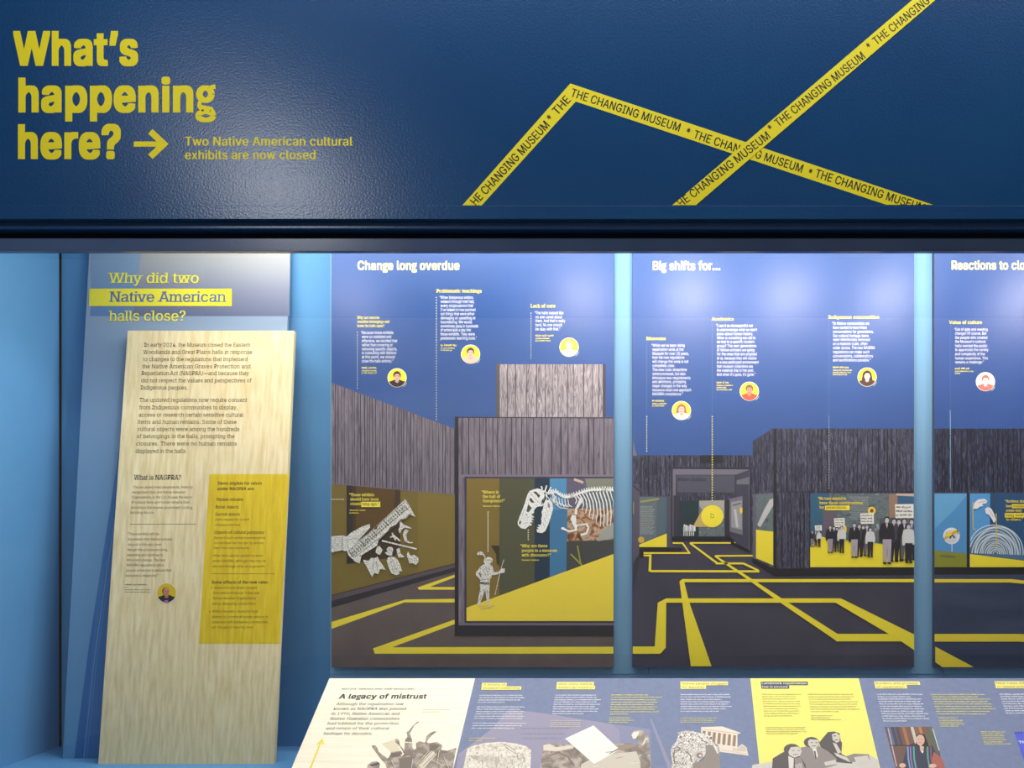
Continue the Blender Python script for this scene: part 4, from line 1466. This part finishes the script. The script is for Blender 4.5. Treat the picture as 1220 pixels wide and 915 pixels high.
quote(A, list(zip(('“Out of date and needing', 'change? Of course. But', 'the people who created', 'the Museum’s cultural', 'halls wanted the public', 'to appreciate the variety', 'and complexity of the', 'human experience. This', 'remains a challenge.”'),
                  (373, 390, 408, 425, 443, 460, 478, 496, 513), (347, 341, 346, 338, 346, 350, 335, 348, 330))), 207, m3, [(538, 207, 268), (549, 207, 293), (558, 207, 230)], cap=12)
A.dots(187, 350, 187, 715, 11, 2.4, (90, 120, 176))
A.dots(187, 715, 187, 1062, 9.5, 4.5, (150, 200, 226))
A.build('dotted_line', m3)
portrait(A, 337, 591, 41, m3, (216, 110, 90), (252, 240, 236), (226, 120, 110), 'round portrait of a person with reddish hair', bg=(246, 242, 206))

# ------------------------------------------------------------------ sloping reading rail
TH = math.radians(35)
DR = 3.0
RP = Plane((0, DR, zz(808, DR)), math.pi / 2 - TH)
# v axis runs up the slope (away from the viewer)
rr_ = thing('reading_rail', (0.0, 2.8, ZF), 'long sloping reading rail of printed panels below the mural panels', 'reading rail')
ul = RP.uv(392.5, 808)[0]
vb = -(zz(808, DR) - ZF - 0.012) / math.sin(TH)
slab('board', RP, [(ul, vb), (XR - 0.01, vb), (XR - 0.01, 0.0), (ul, 0.0)], 0.010, RAILB, rr_)
link('support', [RP.xyz(ul + 0.01, vb + 0.02, -0.011), RP.xyz(ul + 0.01, -0.004, -0.011), (ul + 0.01, DR - 0.012, ZF), (ul + 0.01, RP.xyz(0, vb + 0.02, -0.011).y, ZF),
                 RP.xyz(XR - 0.02, vb + 0.02, -0.011), RP.xyz(XR - 0.02, -0.004, -0.011), (XR - 0.02, DR - 0.012, ZF), (XR - 0.02, RP.xyz(0, vb + 0.02, -0.011).y, ZF)],
     [(3, 2, 1, 0), (4, 5, 6, 7), (1, 2, 6, 5), (0, 1, 5, 4), (0, 4, 7, 3), (2, 3, 7, 6)], [WALL], None, rr_)
A = Art(RP)


def uvpoly(A, pts, m, h):
    A.addface(pts, m, h)


def seg(name, xa, xb, m, label):
    ua, ub = RP.uv(xa, 808)[0], RP.uv(xb, 808)[0]
    A.addface([(ua, vb), (ub, vb), (ub, -0.001), (ua, -0.001)], m, 1)
    A.build(name, rr_, label)


seg('panel_face', 392.6, 566, PAPER, 'cream wood-grain panel with the heading A legacy of mistrust')
seg('panel_face', 894, 1023, (246, 236, 120), 'yellow panel')
A.crop(340, 795, 4.067)
A.h = 2
DKI = (64, 60, 60)
A.text('NATIVE AMERICANS AND MUSEUMS', 272, 109, 625, 8, (74, 70, 66), bold=0.016)
A.text('A legacy of mistrust', 258, 152, 682, 23, DKI, bold=0.03)
for st, x0, y, x1 in (('Although the repatriation law', 245, 184, 572), ('known as NAGPRA was passed', 232, 207, 585), ('in 1990, Native American and', 222, 231, 553), ('Native Hawaiian communities', 215, 255, 553),
                      ('had lobbied for the protection', 202, 278, 548), ('and return of their cultural', 194, 302, 502), ('heritage for decades.', 183, 327, 422)):
    A.text(st, x0, y, x1, 12.5, (84, 80, 72), bold=0.006, serif=True)
A.greek(665, 208, 797, 3, (150, 140, 120))
A.greek(662, 218, 752, 3, (150, 140, 120))
A.build('panel_text', rr_)
A.stroke([(110, 520), (172, 362)], 9, (244, 224, 70))
A.stroke([(152, 376), (178, 352), (184, 376)], 8, (244, 224, 70), h=2.5)
A.build('arrow', rr_, 'thin yellow arrow pointing up the cream panel')
# engraving of a crowd of figures on the cream panel
A.crop(420, 820, 7.625)
A.h = 2
A.poly([(130, 790), (135, 700), (170, 672), (225, 664), (250, 690), (240, 740), (215, 790)], SEPIA)
A.poly([(180, 540), (175, 520), (205, 518), (228, 545), (235, 575), (265, 600), (320, 640), (345, 600), (350, 580), (440, 570), (455, 590), (440, 620), (470, 600), (430, 530), (390, 490), (380, 465), (410, 458), (425, 480), (432, 520),
        (470, 560), (478, 470), (500, 440), (490, 400), (515, 385), (540, 350), (575, 315), (605, 300), (600, 312), (560, 340), (535, 385), (520, 410), (542, 470), (545, 540), (560, 560), (580, 545), (575, 500), (610, 480), (655, 495),
        (665, 480), (668, 440), (700, 410), (745, 390), (765, 395), (720, 430), (690, 465), (672, 490), (700, 500), (770, 488), (815, 520), (805, 560), (860, 570), (945, 540), (925, 640), (905, 790), (330, 790), (300, 690), (245, 630), (225, 600)], SEPIA)
A.h = 3
for pts, c in (([(265, 505), (370, 470), (400, 500), (440, 570), (350, 580)], (236, 222, 192)), ([(470, 485), (542, 490), (540, 500), (470, 498)], (232, 220, 196)), ([(590, 490), (640, 488), (650, 520), (620, 545), (590, 530)], (170, 150, 130)),
               ([(600, 700), (720, 560), (760, 600), (640, 740)], (228, 216, 196)), ([(700, 520), (790, 510), (780, 540), (700, 580)], (120, 106, 96)), ([(800, 600), (920, 580), (900, 640), (810, 650)], (150, 136, 124)),
               ([(350, 590), (440, 580), (430, 620), (350, 630)], (120, 104, 92)), ([(150, 700), (240, 672), (248, 690), (180, 712)], (90, 78, 70)), ([(420, 640), (540, 620), (520, 720), (430, 730)], (130, 116, 104))):
    A.poly(pts, c)
A.h = 4
for a in ((620, 690, 740, 560), (640, 710, 760, 590), (560, 700, 690, 560), (780, 560, 760, 680), (820, 620, 880, 760), (540, 640, 520, 760), (345, 650, 400, 780), (690, 640, 820, 700), (600, 510, 640, 515)):
    A.stroke([(a[0], a[1]), (a[2], a[3])], 5, (96, 84, 76))
    A.stroke([(a[0] + 9, a[1] + 4), (a[2] + 9, a[3] + 4)], 4, (236, 226, 206))
A.build('printed_engraving', rr_, 'sepia engraving of a struggling crowd with raised arms')

# blue section: lilac print shape, stele, hand writing, mask, temple
A.crop(545, 800, 7.96)
A.h = 2
A.poly([(560, 372), (700, 372), (960, 405), (2210, 560), (2320, 915), (2320, 1100), (-60, 1100), (60, 800), (250, 560), (480, 400)], (150, 144, 178)) if False else None
A.crop(620, 795, 4.067)
A.poly([(-60, 208), (20, 212), (160, 230), (440, 275), (480, 305), (492, 600), (-330, 600), (-300, 420), (-140, 300)], (156, 150, 174))
A.stroke([(632, 252), (650, 300), (722, 480), (750, 550)], [8, 12, 20, 24], (150, 148, 172))
A.poly([(440, 275), (630, 300), (632, 560), (492, 560)], (140, 142, 172))
A.h = 3
for i, y in enumerate((300, 326, 348)):
    A.greek(6, y, 244 - i * 20, 5, (120, 116, 144))
A.build('printed_picture', rr_)
A.crop(545, 800, 7.96)
A.h = 4
A.poly([(40, 1000), (92, 735), (150, 705), (260, 680), (420, 668), (560, 685), (650, 710), (700, 745), (690, 1000)], STONE)
A.h = 5
for k in range(46):
    x = random.uniform(90, 660)
    y = random.uniform(780, 990)
    A.stroke([(x, y), (x + random.uniform(-6, 8), y + random.uniform(20, 60))], random.uniform(4, 12), random.choice([(190, 178, 166), (170, 158, 148), (206, 196, 184)]))
for k in range(10):
    A.stroke([(110 + k * 4, 800 + k * 3), (640 - k * 20, 812 + k * 14)], 2.5, (190, 178, 164))
A.stroke([(440, 690), (480, 740), (560, 785), (540, 745), (450, 690)], 7, (150, 132, 116))
A.stroke([(100, 740), (260, 705), (420, 690), (640, 730)], 3, (190, 176, 160))
A.build('printed_stele', rr_, 'pale printed carved stone with arched top')
A.crop(655, 800, 7.96)
A.h = 4
A.poly([(-100, 1000), (-60, 690), (30, 680), (230, 700), (260, 760), (250, 1000)], SEPIA)
A.poly([(250, 1000), (255, 740), (350, 700), (620, 690), (780, 680), (810, 720), (840, 660), (800, 620), (770, 600), (790, 570), (840, 555), (890, 565), (935, 620), (945, 700), (962, 880), (962, 1000)], SEPIA)
A.h = 5
A.poly([(775, 605), (800, 575), (850, 570), (840, 600), (815, 640), (790, 640)], (240, 232, 214))
A.poly([(640, 700), (780, 690), (800, 715), (700, 745), (660, 740)], (158, 140, 124))
A.poly([(300, 880), (460, 800), (820, 760), (860, 860), (860, 1000), (280, 1000)], (214, 202, 186))
A.stroke([(880, 700), (910, 640), (935, 640)], 12, (236, 228, 214))
A.poly([(-60, 700), (0, 690), (60, 720), (220, 700), (225, 730), (60, 760), (-60, 750)], (226, 212, 196))
A.stroke([(0, 800), (80, 770), (170, 810), (230, 900)], 14, (126, 110, 100))
for k in range(16):
    x = random.uniform(300, 840)
    y = random.uniform(790, 990)
    A.stroke([(x, y), (x + random.uniform(30, 90), y - random.uniform(5, 30))], 6, random.choice([(150, 134, 120), (240, 232, 218)]))
A.h = 7
A.poly([(145, 640), (415, 515), (665, 745), (420, 880)], (252, 250, 232))
A.h = 8
A.stroke([(530, 770), (600, 765), (660, 735)], [6, 10, 20], (120, 104, 92))
A.stroke([(560, 790), (610, 760)], 7, (120, 104, 92))
A.build('printed_engraving', rr_, 'sepia print of a hand writing on a white sheet')
A.crop(785, 800, 7.96)
A.h = 4
# temple front
A.poly([(400, 530), (600, 522), (780, 585), (745, 600), (745, 720), (790, 690), (830, 720), (850, 800), (580, 765), (560, 700), (400, 600)], (238, 224, 204))
A.h = 5
for i, x in enumerate((415, 465, 512, 560, 608, 656, 704)):
    y0_ = 562 + i * 7
    A.poly([(x, y0_), (x + 30, y0_ + 4), (x + 22, y0_ + 110), (x - 10, y0_ + 104)], (176, 152, 130))
    A.poly([(x + 8, y0_ + 6), (x + 22, y0_ + 8), (x + 14, y0_ + 108), (x, y0_ + 106)], (140, 116, 100), h=5.5)
A.stroke([(405, 548), (760, 592)], 4, (190, 170, 150), h=6)
A.stroke([(590, 745), (840, 785)], 4, (200, 186, 170), h=6)
A.poly([(705, 720), (735, 745), (745, 722), (790, 700), (826, 726), (830, 762), (700, 752)], (214, 196, 176), h=6)
A.build('printed_temple', rr_, 'pale printed classical building with columns and steps')
A.h = 7
A.poly([(165, 670), (185, 600), (175, 580), (215, 575), (260, 562), (330, 570), (400, 590), (450, 610), (500, 660), (530, 690), (560, 720), (580, 780), (560, 800), (450, 720), (440, 800), (360, 870), (320, 900), (330, 1000), (115, 1000), (125, 860), (110, 760), (130, 700)], CARVED)
A.poly([(440, 700), (520, 700), (580, 780), (582, 1000), (325, 1000), (320, 870), (420, 850), (450, 780)], (150, 138, 130))
A.h = 8
for k in range(70):
    x = random.uniform(185, 500)
    y = random.uniform(585, 700)
    A.disc(x, y, random.uniform(6, 11), random.uniform(6, 10), random.choice([(110, 100, 96), (250, 244, 238), (236, 230, 222)]), n=7)
A.stroke([(140, 740), (170, 715), (200, 730), (190, 755), (150, 750), (140, 800), (150, 880)], 12, (126, 112, 102))
A.stroke([(250, 760), (300, 800), (310, 860)], 12, (130, 116, 106))
A.disc(375, 800, 46, 40, (200, 188, 176), n=14)
A.disc(385, 800, 30, 26, (140, 126, 116), n=14)
A.disc(392, 802, 14, 12, (226, 216, 206), n=10, h=9)
A.stroke([(520, 700), (560, 780)], 14, (238, 230, 224))
for k in range(14):
    A.stroke([(150 + k * 8, 860 + (k % 3) * 10), (155 + k * 8, 880 + (k % 3) * 10)], 4, (110, 98, 92))
A.build('printed_carving', rr_, 'black and white printed curly haired stone head')

# rail texts (too small in the photo to be read singly)
A.h = 5


def hbox(A, x0, y0, x1, y1, x2, y2, c, slant):
    A.poly([(x0, y0), (x1, y0), (x1 + slant, y1), (x0 + slant, y1)], c)
    A.poly([(x0 + slant, y1), (x2 + slant, y1), (x2 + slant * 2, y2), (x0 + slant * 2, y2)], c)


BX = (244, 232, 130)
TI = (120, 112, 92)
A.crop(545, 800, 7.96)
hbox(A, 235, 110, 470, 143, 613, 177, BX, -5)
A.crop(655, 800, 7.96)
hbox(A, 68, 102, 420, 138, 435, 172, BX, -3)
A.crop(785, 800, 7.96)
hbox(A, 203, 97, 655, 133, 445, 168, BX, 1)
A.crop(880, 795, 6.778)
hbox(A, 176, 117, 557, 145, 402, 174, (84, 84, 110), 4)
A.crop(1030, 795, 6.42)
hbox(A, 72, 110, 420, 137, 315, 165, BX, 6)
hbox(A, 993, 108, 1340, 135, 1300, 163, BX, 6)
A.build('heading_band', rr_, 'yellow and navy bands behind the small headings')
A.h = 6
A.crop(545, 800, 7.96)
A.text('A history of', 245, 137, 455, 20, TI, bold=0.006)
A.text('museum collecting', 236, 168, 590, 20, TI, bold=0.006)
A.crop(655, 800, 7.96)
A.text('Who owns Native', 80, 131, 405, 20, TI, bold=0.006)
A.text('American history?', 76, 164, 420, 20, TI, bold=0.006)
A.crop(785, 800, 7.96)
A.text('Native people struggle', 216, 126, 645, 19, TI, bold=0.006)
A.text('for equality', 216, 160, 432, 19, TI, bold=0.006)
A.crop(880, 795, 6.778)
A.text('Landmark repatriation', 186, 138, 550, 16, (244, 240, 190), bold=0.012)
A.text('law is passed', 190, 167, 396, 16, (244, 240, 190), bold=0.012)
A.crop(1030, 795, 6.42)
A.text('Burdens and promise', 84, 132, 410, 16, TI, bold=0.006)
A.text('of repatriation', 92, 160, 308, 16, TI, bold=0.006)
A.text('New rules intended', 1005, 130, 1330, 16, TI, bold=0.006)
A.text('to speed process', 1015, 158, 1290, 16, TI, bold=0.006)
A.build('heading_text', rr_)
RW = (242, 240, 248)
RY = (244, 232, 120)


def block(A, rows, c, xh):
    for x0, x1, y in rows:
        A.greek(x0, y, x1, xh, c)


A.crop(545, 800, 7.96)
block(A, [(210, 626, 234), (206, 636, 256), (200, 606, 278), (197, 450, 300), (185, 640, 344), (182, 598, 366), (178, 640, 388), (170, 620, 410), (163, 632, 432), (158, 612, 454), (146, 650, 499), (140, 626, 522), (134, 540, 546)], RW, 9)
block(A, [(115, 360, 640), (106, 246, 661)], RY, 7)
A.crop(655, 800, 7.96)
block(A, [(58, 450, 232), (48, 446, 254), (44, 485, 276), (40, 452, 297), (36, 482, 319), (32, 440, 341), (30, 468, 363), (28, 456, 385), (26, 326, 408)], RW, 9)
block(A, [(582, 945, 230), (582, 1065, 252), (580, 1008, 276), (580, 1028, 299), (578, 990, 321), (576, 1026, 344), (574, 1000, 366), (572, 1040, 390), (570, 745, 413), (566, 768, 450), (562, 808, 470), (560, 745, 489)], RY, 8.5)
block(A, [(10, 300, 470), (8, 285, 490), (6, 290, 508), (4, 292, 527)], (236, 220, 178), 6)
A.crop(785, 800, 7.96)
block(A, [(205, 678, 226), (205, 696, 249), (205, 596, 273), (205, 680, 295), (205, 662, 317), (205, 692, 339), (205, 640, 362), (205, 568, 385)], RW, 9)
block(A, [(205, 553, 450), (205, 540, 469), (205, 518, 487)], RY, 7)
A.build('panel_text', rr_)
A.crop(880, 795, 6.778)
OL = (150, 144, 96)
block(A, [(186, 506, 223), (188, 470, 242), (190, 466, 261), (192, 504, 281), (194, 504, 300), (196, 500, 319), (198, 478, 339), (200, 494, 358), (202, 492, 378), (204, 434, 397),
          (560, 930, 223), (562, 940, 243), (564, 902, 262), (568, 964, 283), (572, 962, 303), (574, 948, 323), (576, 984, 343), (580, 815, 362), (582, 760, 396), (584, 740, 412), (586, 830, 428),
          (218, 545, 491), (219, 540, 507), (220, 545, 524), (221, 475, 540)], OL, 6)
A.build('panel_text', rr_)
A.crop(1030, 795, 6.42)
block(A, [(95, 442, 213), (100, 360, 232), (104, 440, 250), (108, 432, 268), (112, 455, 287), (117, 436, 305), (122, 458, 324), (126, 455, 343), (130, 495, 361), (134, 462, 380), (138, 495, 399), (142, 322, 417)], RW, 8)
block(A, [(508, 922, 214), (514, 870, 232), (522, 962, 250), (528, 945, 269), (532, 972, 287), (538, 975, 306), (545, 1000, 325), (548, 960, 344), (553, 935, 364), (562, 715, 394), (568, 752, 412), (572, 750, 426), (576, 768, 441), (580, 720, 456),
          (888, 1075, 500), (893, 1062, 515), (898, 1070, 530), (903, 1068, 545), (908, 1088, 561), (912, 1068, 577), (917, 1122, 592)], RY, 7)
block(A, [(1032 + i * 6, 1320, 213 + i * 18) for i in range(9)], RW, 8)
A.build('panel_text', rr_)

# three seated men on the yellow panel
A.crop(880, 795, 6.778)
A.h = 4
DG, MG, LG = (92, 84, 84), (150, 138, 134), (214, 204, 194)
A.poly([(100, 900), (110, 790), (265, 765), (1050, 705), (1130, 750), (1130, 900)], LG)
A.poly([(650, 610), (690, 560), (720, 525), (770, 520), (815, 535), (825, 600), (835, 610), (830, 700), (920, 750), (915, 780), (700, 760)], DG, h=5)
A.poly([(752, 545), (790, 532), (818, 555), (815, 600), (790, 612), (760, 590)], LG, h=6)
A.poly([(760, 610), (790, 620), (830, 690), (800, 700)], LG, h=6)
A.poly([(770, 690), (850, 720), (920, 750), (900, 770), (790, 720)], LG, h=6)
A.poly([(500, 650), (560, 640), (650, 640), (720, 680), (790, 740), (790, 790), (640, 830), (560, 900), (480, 900)], MG, h=7)
A.disc(588, 608, 62, 42, DG, h=8, n=20)
A.poly([(560, 600), (575, 585), (640, 590), (650, 625), (625, 655), (590, 660), (562, 630)], LG, h=9)
A.poly([(595, 660), (625, 655), (640, 720), (625, 755)], (236, 228, 216), h=9)
A.poly([(606, 680), (620, 680), (632, 750), (620, 745)], DG, h=10)
A.poly([(690, 770), (780, 750), (795, 785), (700, 800)], LG, h=9)
A.poly([(265, 900), (275, 740), (340, 700), (380, 680), (480, 700), (540, 790), (560, 900)], DG, h=10)
A.disc(430, 668, 66, 46, DG, h=11, n=20)
A.poly([(400, 690), (420, 650), (480, 645), (510, 680), (495, 720), (450, 735), (410, 715)], LG, h=12)
A.poly([(400, 720), (445, 740), (440, 900), (410, 900)], (226, 216, 206), h=12)
A.poly([(450, 740), (500, 730), (540, 830), (470, 900)], MG, h=12)
for a in ((580, 615, 600, 612), (620, 612, 638, 615), (590, 640, 625, 640), (430, 680, 450, 676), (475, 676, 495, 680), (440, 710, 480, 708), (765, 560, 785, 556), (775, 590, 800, 588)):
    A.stroke([(a[0], a[1]), (a[2], a[3])], 6, (96, 84, 82), h=13)
for k in range(5):
    A.stroke([(455 + k * 12, 790 - k * 3), (470 + k * 12, 860)], 6, LG, h=13)
A.poly([(870, 720), (930, 700), (1050, 705), (1060, 750), (900, 770)], MG, h=7)
A.poly([(930, 730), (1040, 715), (1060, 760), (960, 790)], LG, h=8)
A.build('printed_photo', rr_, 'black and white print of three seated men in suits at a table')
# colour photograph of a seated person among shelves
A.crop(1030, 795, 6.42)
A.h = 4
A.poly([(155, 458), (520, 456), (640, 900), (270, 900)], (112, 82, 74))
A.h = 5
for x, c in ((170, (90, 110, 150)), (200, (60, 70, 96)), (235, (74, 66, 78)), (285, (176, 110, 70)), (315, (120, 84, 74)), (350, (206, 196, 176)), (382, (130, 96, 78)), (410, (196, 120, 76)), (450, (120, 90, 70)), (490, (100, 110, 90))):
    A.poly([(x, 458), (x + 24, 458), (x + 62, 600), (x + 38, 600)], c)
A.stroke([(180, 470), (245, 760)], 8, (196, 180, 176), h=6)
A.stroke([(195, 600), (330, 600)], 8, (50, 36, 40), h=6)
A.poly([(470, 500), (520, 490), (580, 660), (540, 680)], (90, 100, 80), h=6)
A.stroke([(520, 470), (570, 640)], 6, (226, 226, 220), h=7)
A.poly([(395, 560), (400, 520), (430, 508), (460, 520), (480, 570), (500, 640), (490, 700), (380, 700)], (40, 30, 34), h=7)
A.disc(426, 560, 33, 42, (222, 176, 158), h=8, n=18)
A.poly([(330, 600), (380, 580), (420, 620), (470, 620), (520, 600), (545, 660), (560, 760), (600, 900), (250, 900), (300, 700)], (58, 56, 78), h=8)
A.poly([(420, 600), (455, 610), (445, 665), (425, 640)], (222, 176, 158), h=9)
for x, c in ((350, (150, 110, 180)), (375, (90, 170, 150)), (480, (90, 160, 140)), (330, (120, 160, 190)), (505, (130, 80, 110))):
    A.stroke([(x, 610), (x + 4, 700), (x + 22, 800)], 12, c, h=9)
A.poly([(530, 650), (590, 700), (620, 790), (540, 770), (510, 720)], (176, 96, 84), h=9)
A.disc(290, 755, 26, 18, (226, 180, 160), n=12, h=10)
A.disc(520, 758, 30, 16, (226, 180, 160), n=12, h=10)
A.disc(442, 650, 8, 8, (240, 240, 240), n=8, h=10)
for sx__ in (-12, 12):
    A.disc(424 + sx__, 556, 5, 3, (70, 40, 40), n=6, h=10)
A.stroke([(414, 580), (436, 580)], 4, (170, 80, 80), h=10)
A.build('printed_photo', rr_, 'colour print of a seated person in a patterned shawl before shelves')
A.h = 4
A.poly([(1145, 494), (1500, 494), (1560, 800), (1220, 720)], (84, 96, 210))
A.h = 5
for k in range(8):
    A.poly([(1150 + k * 22, 494), (1162 + k * 22, 494), (1160 + k * 22, 520)], (60, 60, 150))
A.text('Th', 1180, 582, 1232, 18, (240, 240, 250), bold=0.03)
A.build('printed_photo', rr_, 'bright violet-blue print at the right edge of the rail')
